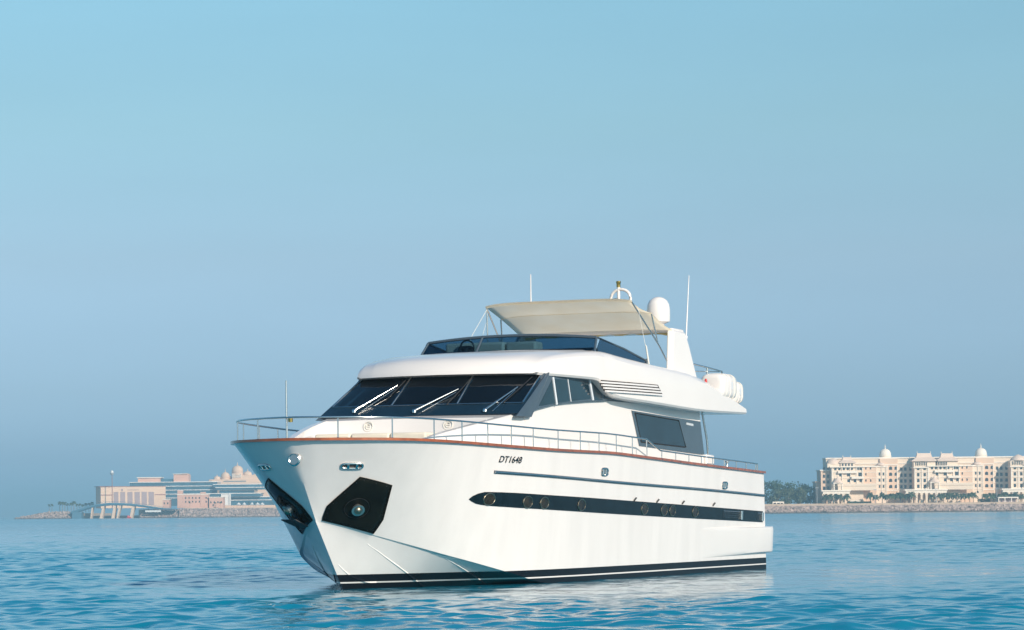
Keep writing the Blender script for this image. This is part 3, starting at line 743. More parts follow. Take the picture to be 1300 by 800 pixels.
hoop = b.build('light_hoop', M['gelcoat'], arch, smooth=50)
b = B(); b.tube([(17.5, .56, 7.15), (17.5, .56, 7.68)], .045, 8); b.build('light_mast', M['gelcoat'], hoop, smooth=50)
b = B(); b.lathe([(0, 0), (.055, 0), (.055, .10), (.065, .12), (.065, .16), (0, .17)], (17.5, .56, 7.68), 12); b.build('mast_light', M['brass'], hoop, smooth=40)
b = B(); b.lathe([(0, 0), (.07, 0), (.07, .09), (0, .1)], (17.42, .50, 7.28), 10); b.build('horn', M['rubber'], hoop, smooth=40)

# bimini awning
def bim(s, q):
    h = pch([(14.62, 7.06), (15.8, 6.82), (17.35, 6.42)])(s); w = 2.05 + .10*(s - 14.62)/1.2 if s < 15.8 else 2.15 + .05*(s - 15.8)
    sag = -.05*abs(math.sin(math.pi*(s - 14.62)/1.18)) if s < 15.8 else -.05*abs(math.sin(math.pi*(s - 15.8)/1.55))
    return (s, q*(w + sag*.8), h + .07*(1 - abs(q)**6) + sag*(.35 + .4*abs(q)))
rows = []
for i in range(25):
    s = 14.62 + 2.73*i/24; rows.append([bim(s, -1 + 2*j/24) for j in range(25)])
b = B(); b.loft(rows, closed=False); canv = b.build('awning', M['canvas'], yacht, smooth=50, fix=False)
m_ = canv.modifiers.new('thick', 'SOLIDIFY'); m_.thickness = .012; m_.offset = 0
b = B(); b.tube([tuple(Vector(bim(14.62, -1 + 2*j/24)) + Vector((0, 0, -.005))) for j in range(25)], .035, 8); b.build('front_hem', M['canvas'], canv, smooth=60)
b = B()
for j in range(24):
    p0, p1 = Vector(bim(17.34, -.96 + 1.92*j/24)), Vector(bim(17.34, -.96 + 1.92*(j+1)/24)); d = Vector((.03, 0, -.11 - .02*math.sin(j*1.7)))
    d2 = Vector((.03, 0, -.11 - .02*math.sin((j+1)*1.7)))
    b.add([p0, p1, p1 + d2, p0 + d], [(0, 1, 2, 3)])
hm = b.build('rear_valance', M['hem'], canv, fix=True); m_ = hm.modifiers.new('thick', 'SOLIDIFY'); m_.thickness = .01
for s in (14.66, 15.8, 17.3):
    b = B(); b.tube([tuple(Vector(bim(s, -1 + 2*j/20)) - Vector((0, 0, .0))) for j in range(21)], .016, 8); b.build('awning_bow', M['canvas'], canv, smooth=50)
for sd in (1, -1):
    b = B(); b.tube([(14.66, sd*2.05, 7.04), (16.15, sd*2.22, 6.0), (16.75, sd*2.33, 5.40)], .02, 8); b.build('awning_leg', M['steel'], canv, smooth=50)
    b = B(); b.tube([(15.8, sd*2.15, 6.8), (16.05, sd*2.22, 6.07)], .02, 8); b.build('awning_leg', M['steel'], canv, smooth=50)
    if sd < 0: b = B(); b.tube([(14.62, sd*2.02, 7.0), (14.1, sd*2.22, 6.3), (13.8, sd*2.3, 5.62)], .007, 5); b.build('stay_rope', M['rope'], canv)
    b = B(); b.tube([(14.95, sd*2.1, 6.95), (14.78, sd*2.36, 5.95), (14.80, sd*2.38, 5.9), (14.88, sd*2.42, 5.42)], [.005, .006, .022, .026], 6); b.build('stay_rope', M['rope'], canv)
b = B(); b.tube([(14.66, -2.05, 7.04), (14.75, -2.05, 5.5)], .02, 8); b.build('awning_leg', M['steel'], canv, smooth=50)
# aft fly rail, ring light, rafts
b = B()
b.tube([(18.65, 2.25, 5.62), (19.7, 2.28, 5.57), (20.8, 2.30, 5.51), (20.85, 2.3, 4.65)], .024, 8); b.tube([(18.6, 2.25, 5.42), (20.6, 2.3, 5.49)], .016, 8)
fr = b.build('fly_rail', M['steel'], yacht, smooth=50)
b = B(); b.tube([(19.68, 2.28, 4.62), (19.68, 2.28, 5.57)], .03, 8); b.build('stanchion', M['steel'], fr, smooth=50)
b = B(); b.lathe([(0, 0), (.03, 0), (.04, .08), (.02, .13), (0, .13)], (18.62, 2.62, 5.08), 10); b.build('rescue_light', M['red'], yacht, smooth=40)

def life_raft(x, y, z, L, r, label):
    o = empty('life_raft', (0, 0, 0)); o.matrix_world = yacht.matrix_basis @ Matrix.Translation((x, -y, z))
    tag(o, label, 'life raft', 'life rafts on the upper deck')
    def rr(s, w, h, n=28):
        ring = []
        for k in range(n):
            a = 2*math.pi*k/n; c, q = math.cos(a), math.sin(a)
            ring.append((s, w*math.copysign(abs(c)**.55, c), h + h*math.copysign(abs(q)**.55, q)))
        return ring
    prof = [(-1, .60), (-.985, .80), (-.93, .93), (-.80, 1), (-.03, 1), (-.03, 1.05), (.03, 1.05), (.03, 1), (.80, 1), (.93, .93), (.985, .80), (1, .60)]
    b = MB(); rings = []
    for f, q in prof:
        ring = rr(f*L/2, r*q, r*q); rings.append([(a, w, h + r*(1 - q)) for a, w, h in ring])
    b.loft(rings); body = b.build('canister', M['gelcoat'], o, smooth=40)
    for f in (-.55, .55):
        b = MB(); ring = rr(f*L/2, r*1.015, r*1.0); b.tube([(a, w, h + .004) for a, w, h in ring], .014, 6, closed=True); b.build('strap', M['rope'], body)
    b = MB(); 
    for q in (-.5, .5): b.box(q*L*.8 - .05, q*L*.8 + .05, -r*.55, r*.55, -.04, .05)
    b.build('cradle', M['steel'], o)
    b = MB(); b.box(-.02, .12, r*1.0 - .01 - 2*r - .004, r*1.0 - 2*r + .004, r*.8, r*1.35); b.build('data_plate', M['silver_letters'], body)
life_raft(20.0, 2.50, 4.70, 1.20, .345, 'bigger white life raft canister standing nearest the radar arch on the upper deck')
life_raft(20.98, 2.45, 4.62, .82, .30, 'smaller white life raft canister at the aft tip of the upper deck')

# ------------------------------------------------------------------ far shores
def at(px, py, Y):                       # a pixel of the photograph as a point of the upright plane at depth Y
    a0, b0 = px - CX, py - CY
    return ((a0*cr - b0*sr)*Y/F, Y, EYE - (a0*sr + b0*cr)*Y/F)
M['sand'] = material('sandy_promenade', (0.50, 0.38, 0.28), 0.9, var=0.12, scale=.2)
M['rock'] = material('grey_pink_rock', (0.36, 0.27, 0.23), 0.9, var=0.6, scale=.5)
M['cream'] = material('cream_render', (0.74, 0.52, 0.37), 0.8, var=0.04, scale=.1)
M['cream2'] = material('pale_cream_render', (0.80, 0.64, 0.49), 0.8, var=0.04, scale=.1)
M['trim'] = material('pale_stone_trim', (0.86, 0.75, 0.63), 0.8, var=0.03, scale=.2)
M['rooftile'] = material('pale_roof', (0.76, 0.58, 0.46), 0.8, var=0.05, scale=.3)
M['win'] = material('far_window_glass', (0.03, 0.04, 0.05), 0.15, var=0.2, scale=.5)
M['pink'] = material('pink_render', (0.66, 0.39, 0.29), 0.85, var=0.05, scale=.1)
M['mauve'] = material('mauve_panel', (0.36, 0.27, 0.27), 0.8, var=0.05, scale=.1)
M['redtrim'] = material('red_brown_trim', (0.30, 0.13, 0.11), 0.8)
M['curtain'] = material('blue_curtain_glass', (0.05, 0.12, 0.17), 0.12, var=0.35, scale=.12)
M['slab'] = material('white_floor_slab', (0.8, 0.76, 0.72), 0.7, var=0.03)
M['bridge'] = material('teal_bridge_paint', (0.06, 0.16, 0.23), 0.6, var=0.08, scale=.2)
M['leaf'] = material('dark_foliage', (0.035, 0.065, 0.028), 0.7, var=0.55, scale=.5)
M['leaf2'] = material('olive_foliage', (0.075, 0.095, 0.045), 0.7, var=0.5, scale=.5)
M['palm'] = material('palm_fronds', (0.055, 0.08, 0.035), 0.7, var=0.5, scale=.8)
M['bark'] = material('tan_bark', (0.22, 0.16, 0.11), 0.9, var=0.3)
M['post'] = material('grey_post', (0.35, 0.36, 0.37), 0.5)
M['tent'] = material('white_tent', (0.75, 0.73, 0.70), 0.8)

def wet_rock(m):                        # rock is dark where the tide keeps it wet
    t = m.node_tree; p = t.nodes['Principled BSDF']; old = p.inputs['Base Color'].links[0].from_socket
    g = t.nodes.new('ShaderNodeNewGeometry'); sx = t.nodes.new('ShaderNodeSeparateXYZ'); t.links.new(g.outputs['Position'], sx.inputs[0])
    mr = t.nodes.new('ShaderNodeMapRange'); mr.inputs['From Min'].default_value = .1; mr.inputs['From Max'].default_value = 1.1; t.links.new(sx.outputs['Z'], mr.inputs['Value'])
    mx = t.nodes.new('ShaderNodeMix'); mx.data_type = 'RGBA'; mx.inputs[6].default_value = (.045, .05, .05, 1)
    t.links.new(mr.outputs[0], mx.inputs[0]); t.links.new(old, mx.inputs[7]); t.links.new(mx.outputs[2], p.inputs['Base Color'])
wet_rock(M['rock'])
YR, YL = 1500., 2300.
def ground(name, x0, x1, y0, y1, ztop, mat):
    b = MB(); b.box(x0, x1, y0, y1, -.6, ztop); return tag(b.build(name, mat), kind='structure')
GR = at(1135, 638.6, YR)[2]; GL = at(200, 645.5, YL)[2]
XR0, XR1 = at(820, 640, YR)[0], 560.
XL0, XL1 = at(128, 650, YL)[0], at(520, 650, YL)[0]
ground('right_shore_ground', XR0, XR1, YR, YR + 260, GR, M['sand'])
ground('left_shore_ground', at(235, 650, YL)[0], XL1, YL, YL + 300, GL, M['sand'])
ground('left_spit_ground', at(50, 650, YL)[0], at(93, 650, YL)[0], YL, YL + 220, at(90, 651.6, YL)[2], M['sand'])
def rocks(name, x0, x1, y, ztop, n, label_kind, depth=7, seed=1, taper=0):
    rg = random.Random(seed); b = MB()
    base = [(1,0,0),(-1,0,0),(0,1,0),(0,-1,0),(0,0,1),(0,0,-1)]; fs = [(0,2,4),(2,1,4),(1,3,4),(3,0,4),(2,0,5),(1,2,5),(3,1,5),(0,3,5)]
    for i in range(n):
        f = rg.random(); x = x0 + (x1 - x0)*rg.random()
        k = min(1, (x - x0)/taper + .15) if taper else 1
        z = -.3 + (ztop + .25)*f*k; yy = y - depth*(1 - f) + rg.uniform(-.5, .5); r = rg.uniform(.35, 1.0)**1.0*rg.choice((.8, 1, 1, 1.6))
        e = Euler((rg.uniform(0, 3), rg.uniform(0, 3), rg.uniform(0, 3))).to_matrix()
        b.add([tuple(Vector((x, yy, z)) + e @ Vector(p)*r*rg.uniform(.7, 1.2)) for p in base], fs)
    o = b.build(name, M['rock'], fix=False); return tag(o, kind='stuff')
rocks('rock_revetment', XR0, XR1 - 230, YR, GR - 1.6, 5200, '', 7, 3)
rocks('rock_breakwater', at(228, 650, YL)[0], XL1, YL, GL - .6, 3000, '', 7, 4)
rocks('rock_spit', at(20, 650, YL)[0], at(96, 650, YL)[0], YL, at(60, 650, YL)[2], 1300, '', 8, 5, 32)
b = MB(); b.box(XR0, XR1, YR - 7.6, YR - .3, -.55, .4); b.add([(XR0,YR-7,.0),(XR1,YR-7,.0),(XR1,YR+.2,GR-.9),(XR0,YR+.2,GR-.9)],[(0,1,2,3)])
tag(b.build('rock_bank', M['rock']), kind='structure')
b = MB(); x0, x1 = at(228, 650, YL)[0], XL1; b.add([(x0,YL-7,.0),(x1,YL-7,.0),(x1,YL+.2,GL-.5),(x0,YL+.2,GL-.5),(x0,YL+.2,-.5),(x1,YL+.2,-.5)],[(0,1,2,3),(0,3,4),(1,5,2),(0,4,5,1)])
tag(b.build('breakwater_bank', M['rock']), kind='structure')

# windows shared by copies
def win_mesh(w, h, arch):
    b = MB(); pts = [(-w/2, 0, 0), (w/2, 0, 0), (w/2, 0, h*(.6 if arch else 1))]
    if arch: pts += [(w/2*math.cos(a), 0, h*.6 + h*.4*math.sin(a)) for a in [math.pi*k/8 for k in range(1, 8)]]
    pts += [(-w/2, 0, h*(.6 if arch else 1))]
    b.plate(pts, (0, .25, 0)); return b
WINS = {}
def window(parent, x, y, z, w=1.0, h=1.6, arch=False):
    key = (w, h, arch)
    if key not in WINS:
        o = win_mesh(w, h, arch).build('window', M['win'], parent); WINS[key] = o
    else:
        o = WINS[key].copy(); COL.objects.link(o); o.parent = parent
    o.location = (x, y - .06, z); return o
def dome_prof(r, h, onion=.06):
    pr = [(r*.98, 0)]
    for k in range(1, 11):
        a = k/10*math.pi/2; pr.append((r*(math.cos(a)**.8)*(1 + onion*math.sin(2*a)), h*math.sin(a)))
    pr[-1] = (.02, h*1.03); return pr
def dome(parent, x, y, z, r, h, fin, mat='trim', drum=.8, name='dome'):
    b = MB(); b.lathe([(r*1.02, -drum), (r*1.02, -.1), (r*1.10, -.1), (r*1.10, .1)] + dome_prof(r, h), (x, y, z), 24)
    d = b.build(name, M[mat], parent, smooth=40)
    b = MB(); b.lathe([(.0, 0), (r*.12, 0), (r*.07, fin*.25), (r*.13, fin*.4), (r*.05, fin*.55), (.05, fin), (0, fin)], (x, y, z + h), 8)
    b.build('finial', M[mat], d, smooth=50)
    return d
def hip(parent, x0, x1, y0, y1, z0, z1, inset, mat='rooftile', name='hip_roof'):
    b = MB(); i = inset; zm = z0 + (z1 - z0)*.45
    ring = lambda q, z: [(x0+q, y0+q, z), (x1-q, y0+q, z), (x1-q, y1-q, z), (x0+q, y1-q, z)]
    b.loft([ring(-.6, z0 - .35), ring(-.6, z0), ring(i*.75, zm), ring(i, z1)]); r = b.build(name, M[mat], parent)
    for x in (x0 + i, x1 - i):
        b = MB(); b.lathe([(0, 0), (.25, 0), (.18, .5), (0, 1.3)], (x, (y0+y1)/2, z1), 8); b.build('finial', M['trim'], r)
    return r

SZ = 18.05
def hotel_block(px_left, kind, label):
    x0, _, _ = at(px_left, 640, YR + 30)
    o = empty('domed_hotel', (x0, YR + 32, GR)); tag(o, label, 'hotel', 'domed hotel blocks on the right shore')
    X = lambda q: (q - 80)/SZ
    Zq = lambda q: (595 - q)/SZ
    start = 13.2 if kind == 'end' else 0
    b = MB(); b.box(start, 51.68, 0, 16, -1, 24.0); b.build('main_block', M['cream2'], o)
    b = MB(); b.box(start - (.3 if start else 0), 51.68, -.5, 16.4, 24.0, 24.7); b.box(start, 51.68, -.35, -.003, 21.2, 21.7); b.build('parapet', M['trim'], o)
    b = MB(); b.box(42.0, 51.6, -1.2, -.004, -1, 23.98); b.build('dome_tower', M['cream'], o)
    b = MB(); b.box(41.8, 51.65, -1.5, -1.204, 6.6, 7.1); b.box(41.8, 51.65, -1.5, -1.204, 20.4, 20.9)
    b.box(46.0, 46.35, -1.4, -1.204, 7.1, 20.4); b.box(41.9, 42.4, -1.4, -1.204, 7.1, 20.4); b.box(51.1, 51.55, -1.4, -1.204, 7.1, 20.4); b.build('tower_moulding', M['trim'], o)
    dome(o, X(902), 3.5, 25.4, 3.15, 3.9, 2.6)
    for x in (942, 996):
        for z in (270, 328, 388, 448): window(o, X(x), -1.2, Zq(z) - .1, 1.7, 1.8, True)
    b = MB(); b.box(X(792), X(900), -4.2, -1.21, -1, 19.4); b.build('window_bay', M['cream2'], o)
    b = MB(); b.box(X(785), X(905), -4.7, -1.3, 19.4, 20.1); b.build('bay_cornice', M['trim'], o)
    dome(o, X(846), -2.6, 20.3, 2.4, 1.5, .8, 'rooftile', .3, 'bay_roof')
    for x in (827, 866):
        for z in (326, 386, 446): window(o, X(x), -4.2, Zq(z), .85, 1.5)
    window(o, X(846), -4.2, Zq(505), 1.0, 1.3, True)
    b = MB(); b.box(X(662), X(790), -6.5, -4.3, -1, 19.4); b.build('plain_bay', M['cream'], o)
    b = MB(); b.box(X(655), X(795), -7.0, -4.25, 19.4, 20.0); b.build('bay_cornice', M['trim'], o)
    for x, z in ((690, 326), (690, 386), (736, 386), (690, 268), (735, 268)): window(o, X(x), -6.5, Zq(z), .7, 1.3)
    lx = 352 if kind != 'end' else 345
    b = MB(); b.box(X(lx), X(658), -10, -6.52, -1, 19.3); b.build('balcony_bay', M['cream2'], o)
    b = MB(); b.box(X(lx - 12), X(668), -11.2, -6.6, 19.3, 19.85); b.build('eave', M['trim'], o)
    for x in (388, 426, 470, 508, 545, 605, 632): window(o, X(x), -10, Zq(273), 1.2, 1.5)
    for x in (440, 515, 625): window(o, X(x), -10, Zq(333), 1.7, 2.0)
    for x in (420, 515, 575, 632): window(o, X(x), -10, Zq(390), 1.3, 1.6)
    for x in (430, 460, 540): window(o, X(x), -10, Zq(452), 1.7, 1.7)
    for a, c, z, d in ((410, 592, 303, 1.6), (540, 660, 358, 1.8)):
        b = MB(); b.box(X(a), X(c), -10 - d, -10.004, Zq(z), Zq(z) + 1.2); b.build('balcony', M['trim'], o)
    b = MB(); b.box(X(405), X(772), -14, -10.01, Zq(470), Zq(415)); b.box(X(400), X(778), -14.3, -13.9, Zq(428), Zq(404)); b.build('terrace', M['cream2'], o)
    # attic and roofs
    if kind == 'end':
        b = MB(); b.box(X(312), X(430), -9.5, -2, 19.3, 21.4); b.box(X(440), X(578), -9.5, -2, 19.86, 21.9); b.build('attic', M['cream2'], o)
        b = MB(); b.lathe([(3.6, -.4), (3.8, -.4), (3.7, .1), (3.5, .8), (2.9, 1.7), (1.8, 2.4), (.6, 2.75), (0, 2.8)], (X(372), -6, 21.5), 20); b.build('rounded_roof', M['rooftile'], o, smooth=40)
        hip(o, X(435), X(580), -9.6, -2, 22.0, 24.8, 1.9)
        for x in (460, 490, 520, 550): window(o, X(x), -9.5, 20.1, .9, 1.2)
        b = MB(); b.box(X(255), X(lx) - .01, -6, 14, -1, 17.6); b.build('end_wing', M['cream'], o)
        b = MB(); b.box(X(245), X(lx) - .02, -6.5, 14.4, 17.6, 18.2); b.build('wing_cornice', M['trim'], o)
        b = MB(); b.box(X(215), X(255) - .01, -2, 14, -1, 11.5); b.box(X(208), X(255) - .02, -2.5, 14.4, 11.5, 12.1); b.build('lower_wing', M['cream'], o)
        for x in (285, 325):
            for z in (275, 345, 400, 460): window(o, X(x), -6, Zq(z), 1.2, 1.7)
    else:
        b = MB(); b.box(X(217), X(350), -10, -.01, -1, 18.6); b.build('corner_bay', M['cream2'], o)
        b = MB(); b.box(X(205), X(350), -11, -.02, 18.6, 19.2); b.build('eave', M['trim'], o)
        for x in (255, 317):
            for z in (280, 340, 396, 452): window(o, X(x), -10, Zq(z), 1.3, 1.8)
        for x in (115, 155, 205):
            for z in (280, 340, 396, 452): window(o, X(x), 0, Zq(z), 1.3, 1.7)
        b = MB(); b.box(X(215), X(425), -9, -2, 19.3, 22.2); b.box(X(445), X(640), -9, -2, 19.9, 22.2); b.build('attic', M['cream2'], o)
        for x in list(range(235, 350, 17)) + list(range(455, 545, 15)): window(o, X(x), -9, 19.9, .55, 1.9)
        if kind == 'mid':
            hip(o, X(205), X(435), -9.6, -2, 22.6, 26.6, 2.8); hip(o, X(442), X(642), -9.6, -2, 22.6, 26.4, 2.6)
        else:
            b = MB(); b.lathe([(4.2, -.4), (4.4, -.3), (3.9, .7), (2.9, 1.6), (1.5, 2.4), (0, 3.0)], (X(300), -6, 22.6), 20); b.build('rounded_roof', M['rooftile'], o, smooth=40)
    # arcade
    a0 = 240 if kind == 'end' else 105
    b = MB(); b.box(X(a0), X(520), -17, -9.9 if kind != 'end' else -9.9, 6.5, 7.2); b.box(X(a0 + 12), X(512), -16.6, -16.0, 5.2, 6.48); b.build('arcade_roof', M['trim'], o)
    xs = [a0 + 20 + k*48 for k in range(int((505 - a0 - 20)/48) + 1)]
    for x in xs:
        b = MB(); b.box(X(x) - .55, X(x) + .55, -16.55, -15.6, -1, 5.19); b.box(X(x) - .8, X(x) + .8, -16.58, -15.55, 4.3, 5.185); b.build('arcade_pier', M['cream2'], o)
    b = MB(); b.box(X(a0 + 30), X(lx if kind != 'end' else 340), -9.95 if kind == 'end' else -3, -.05, -1, 6.4); b.build('arcade_wall', M['cream'], o)
    b = MB()
    for z in (7.2, 10.3, 13.4, 16.5):
        b.box(X(792) - .05, X(900) - .15, -4.45, -4.203, z, z + .3); b.box(X(668), X(786), -6.75, -6.503, z, z + .3)
        b.box(X(lx) + .15, X(655), -10.3, -10.013 , z, z + .32)
        if kind != 'end': b.box(X(217) - .1, X(350) - .2, -10.35, -10.004, z, z + .32); b.box(.3, X(215) - .1, -.35, -.004, z, z + .32)
    b.build('string_course', M['trim'], o)
    b = MB()
    for q in ((217, 286, 344) if kind != 'end' else ()): b.box(X(q), X(q) + .45, -10.5, -10.36, 6.9, 18.5)
    for q in (352, 448, 530, 590, 646): b.box(X(q), X(q) + .4, -10.55, -10.32, 6.9, 19.2)
    for q in (796, 845, 890): b.box(X(q), X(q) + .35, -4.62, -4.46, 6, 19.3)
    b.build('pilaster', M['trim'], o)
    # kiosk on the terrace
    kx = X(405)
    b = MB(); b.box(kx - 2.6, kx + 2.6, -14.8, -10.05, 10.6, 11.1); k_ = b.build('roof_kiosk', M['trim'], o)
    b = MB(); b.lathe([(3.0, 0), (2.6, .5), (1.9, 1.3), (1.0, 2.2), (.3, 3.0), (.08, 4.0), (0, 4.0)], (kx, -12.4, 11.1), 12); b.build('kiosk_roof', M['rooftile'], k_, smooth=40)
    b = MB()
    for q in (-2.2, 2.2): b.box(kx + q - .25, kx + q + .25, -14.5, -14.0, 7.0, 10.58)
    b.build('kiosk_post', M['trim'], k_)
    return o
hotel_block(1018.5, 'end', 'cream domed hotel block nearest the yacht, ending beside the dark trees')
hotel_block(1140.5, 'mid', 'cream domed hotel block with twin hipped roofs, between the other two blocks')
hotel_block(1262.5, 'right', 'cream hotel block with rounded roof pavilion cut off by the right picture edge')

# trees
def tree(px, pyb, pyt, wpx, Y, mat, label, seed, group):
    rg = random.Random(seed); x, y, z = at(px, pyb, Y); h = (pyb - pyt)*Y/F; w = wpx*Y/F
    o = empty('leafy_tree', (x, y, z)); tag(o, label, 'tree', group)
    b = MB(); b.tube([(0, 0, -.5), (.1, 0, h*.25), (.2, .1, h*.55)], [.32, .25, .12], 7)
    for k in range(4):
        a = rg.uniform(0, 6.28); b.tube([(.1, 0, h*.28), (math.cos(a)*w*.25, math.sin(a)*w*.25, h*.6)], [.15, .05], 5)
    b.build('trunk', M['bark'], o)
    b = MB(); cl = []
    for k in range(17):
        a = rg.uniform(0, 6.28); q = rg.random()**.6*w*.42; cl.append((q*math.cos(a), q*math.sin(a), h*rg.uniform(.16, .86), w*rg.uniform(.15, .25)))
    for c in cl:
        for k in range(75):
            d = Vector((rg.gauss(0, 1), rg.gauss(0, 1), rg.gauss(0, .8))).normalized()*c[3]*rg.uniform(.6, 1.08)
            p = Vector(c[:3]) + d; r = rg.uniform(.22, .5)
            e = Euler((rg.uniform(0, 6), rg.uniform(0, 6), rg.uniform(0, 6))).to_matrix()
            b.add([tuple(p + e @ Vector(v)*r) for v in ((-1, -.5, 0), (1, -.5, .2), (.7, .6, 0), (-.6, .7, -.2))], [(0, 1, 2, 3)])
    b.build('crown', mat, o, fix=False)
G = 'trees beside the domed hotel'
tree(966, 641, 612, 30, YR + 45, M['leaf'], 'dark tree half hidden behind the yacht stern', 20, G)
tree(985, 641, 611, 30, YR + 40, M['leaf'], 'tall dark tree just right of the yacht stern', 21, G)
tree(1002, 641, 612, 28, YR + 42, M['leaf'], 'tall dark tree in the middle of the clump beside the hotel', 22, G)
tree(1014, 641, 616, 20, YR + 40, M['leaf'], 'dark tree on the lower shoulder of the clump', 23, G)
tree(1029, 641, 614, 24, YR + 38, M['leaf'], 'darkest tree touching the hotel end wall', 24, G)
tree(986, 641.5, 622, 20, YR + 22, M['leaf2'], 'low olive tree in front of the tall dark tree by the stern', 25, G)
tree(1001, 641.5, 620, 20, YR + 22, M['leaf2'], 'olive tree standing in front of the middle of the clump', 26, G)
tree(1016, 641.5, 618, 16, YR + 20, M['leaf2'], 'narrow olive tree in front of the lower shoulder of the clump', 27, G)

def palm_proto(seed, h=5.2, fr=26, L=3.5):
    rg = random.Random(seed)
    b = MB(); b.tube([(0, 0, -.4), (.08, 0, h*.5), (.02, 0, h)], [.22, .17, .15], 7)
    t = b
    c = MB()
    for k in range(fr):
        a = 2*math.pi*k/fr + rg.uniform(-.2, .2); e = rg.uniform(-.35, 1.1); l = L*rg.uniform(.8, 1.1)
        pts = []
        for i in range(6):
            f = i/5; r = l*f*math.cos(e)*(1 - .12*f); z = h + l*(math.sin(e)*f - .62*f*f)
            pts.append(Vector((r*math.cos(a), r*math.sin(a), z)))
        sd = Vector((-math.sin(a), math.cos(a), 0)); wv = [.10, .50, .66, .60, .40, .05]
        L_, C_, R_ = [p + sd*w - Vector((0, 0, w*.45)) for p, w in zip(pts, wv)], pts, [p - sd*w - Vector((0, 0, w*.45)) for p, w in zip(pts, wv)]
        c.add(L_ + C_ + R_, [(i, i+1, 7+i, 6+i) for i in range(5)] + [(6+i, 7+i, 13+i, 12+i) for i in range(5)])
    return t, c
PROTO = []
for sd_ in range(6): PROTO.append(None)
def palm(px, pyb, hpx, Y, label, group, kind=0):
    x, y, z = at(px, pyb, Y); hh = hpx*Y/F
    if PROTO[kind] is None:
        o = empty('palm_tree', (0, 0, 0)); t, c = palm_proto(40 + kind) if kind < 3 else palm_proto(40 + kind, 6.6, 18, 2.3)
        t.build('trunk', M['bark'], o, smooth=50); c.build('crown', M['palm'], o, fix=False); PROTO[kind] = o
    else:
        p = PROTO[kind]; o = p.copy(); COL.objects.link(o)
        for ch in p.children:
            q = ch.copy(); COL.objects.link(q); q.parent = o
    o.location = (x, y, z); s = hh/7.6; o.scale = (s, s, s); o.rotation_euler = (0, 0, px*1.7 % 6.28)
    return tag(o, label, 'palm', group)
ordn = ['leftmost', 'second', 'third', 'fourth', 'fifth', 'sixth', 'seventh', 'eighth', 'ninth', 'tenth', 'eleventh', 'twelfth']
def palm_row(xs, where, group, Y, base, hts, seed):
    rg = random.Random(seed); n = len(xs)
    for i, x in enumerate(sorted(xs)):
        lab = ('leftmost palm %s' if i == 0 else 'rightmost palm %s' if i == n - 1 else ordn[i] + ' palm from left %s') % where
        palm(x, base, rg.uniform(*hts), Y + rg.uniform(0, 6), lab, group, rg.randrange(3) + (3 if Y > 2000 else 0))
GP = 'palms along the right shore promenade'
palm_row([1047.5, 1054, 1061.5, 1066, 1075.5], 'before the arcade of the leftmost hotel block', GP, YR + 9, 639.5, (14, 17), 1)
palm_row([1105, 1112, 1120, 1125.5, 1131.5, 1136, 1141, 1146], 'below the leftmost hotel dome', GP, YR + 9, 639.5, (13.5, 18), 2)
palm_row([1152, 1157, 1183, 1193, 1197.5, 1203, 1208.5, 1214.5, 1220, 1225, 1231, 1236], 'before the hotel block with twin hipped roofs', GP, YR + 9, 639, (14, 19), 3)
palm_row([1250.5, 1257, 1262, 1269.5, 1276, 1283, 1289.5, 1297], 'before the hotel block at the right picture edge', GP, YR + 9, 639, (14, 19), 4)
# shrubs
for i, (px, w, lab) in enumerate(((1085, 18, 'long low shrub left of the palms below the first dome'), (1099, 14, 'low shrub between the arcade palms and the palms below the first dome'), (1246, 10, 'round bush left of the second dome tower palms'), (1253, 7, 'small bush right of the round bush below the second dome'))):
    rg = random.Random(60 + i); x, y, z = at(px, 640, YR + 12); ww = w*YR/F
    b = MB()
    for k in range(260):
        p = Vector((rg.uniform(-.5, .5)*ww, rg.uniform(-1, 1), rg.uniform(0, 1.0 + (1.6 if w < 12 else .3))*(1)))
        e = Euler((rg.uniform(0, 6), rg.uniform(0, 6), rg.uniform(0, 6))).to_matrix(); r = rg.uniform(.2, .45)
        b.add([tuple(Vector((x, y, z)) + p + e @ Vector(v)*r) for v in ((-1, -.5, 0), (1, -.5, .2), (.7, .6, 0), (-.6, .7, -.2))], [(0, 1, 2, 3)])
    tag(b.build('shrub', M['leaf'], fix=False), lab, 'shrub', 'shrubs on the right shore')
def lamp(px, pyb, pyt, Y, label):
    x, y, z = at(px, pyb, Y); h = (pyb - pyt)*Y/F
    o = empty('street_lamp', (x, y, z)); tag(o, label, 'street lamp', 'lamps on the right shore')
    b = MB(); b.tube([(0, 0, -.5), (0, 0, h)], [.16, .10], 8); b.build('pole', M['post'], o, smooth=50)
    b = MB(); b.box(-.9, .9, -.25, .25, h - .05, h + .25); b.build('lamp_head', M['post'], o)
lamp(1037.3, 640, 619.5, YR + 5, 'tall lamp post at the left end wall of the domed hotel')
lamp(1111, 640, 622, YR + 5, 'lamp post among the palms below the first dome')
lamp(1188.5, 639, 621, YR + 5, 'lamp post between the arcade and palms of the twin roofed block')
lamp(1265.5, 638.5, 620.5, YR + 5, 'lamp post right of the second dome tower')
def pavilion(px0, px1, pyb, pyt, Y, label):
    (xa, y, z), (xb, _, _) = at(px0, pyb, Y), at(px1, pyb, Y); h = (pyb - pyt)*Y/F; w = xb - xa
    o = empty('beach_pavilion', ((xa + xb)/2, y, z)); tag(o, label, 'pavilion', 'low pavilions on the right shore')
    b = MB(); b.box(-w/2, w/2, -2, 2, h - .6, h); b.build('roof', M['trim'], o)
    for q in (-.47, -.16, .16, .47):
        b = MB(); b.box(q*w - .2, q*w + .2, -1.9, -1.5, -.5, h - .61); b.build('post', M['trim'], o)
    b = MB(); b.box(-w*.44, w*.44, .5, 1.8, -.5, h - .62); b.build('back_wall', M['mauve'], o)
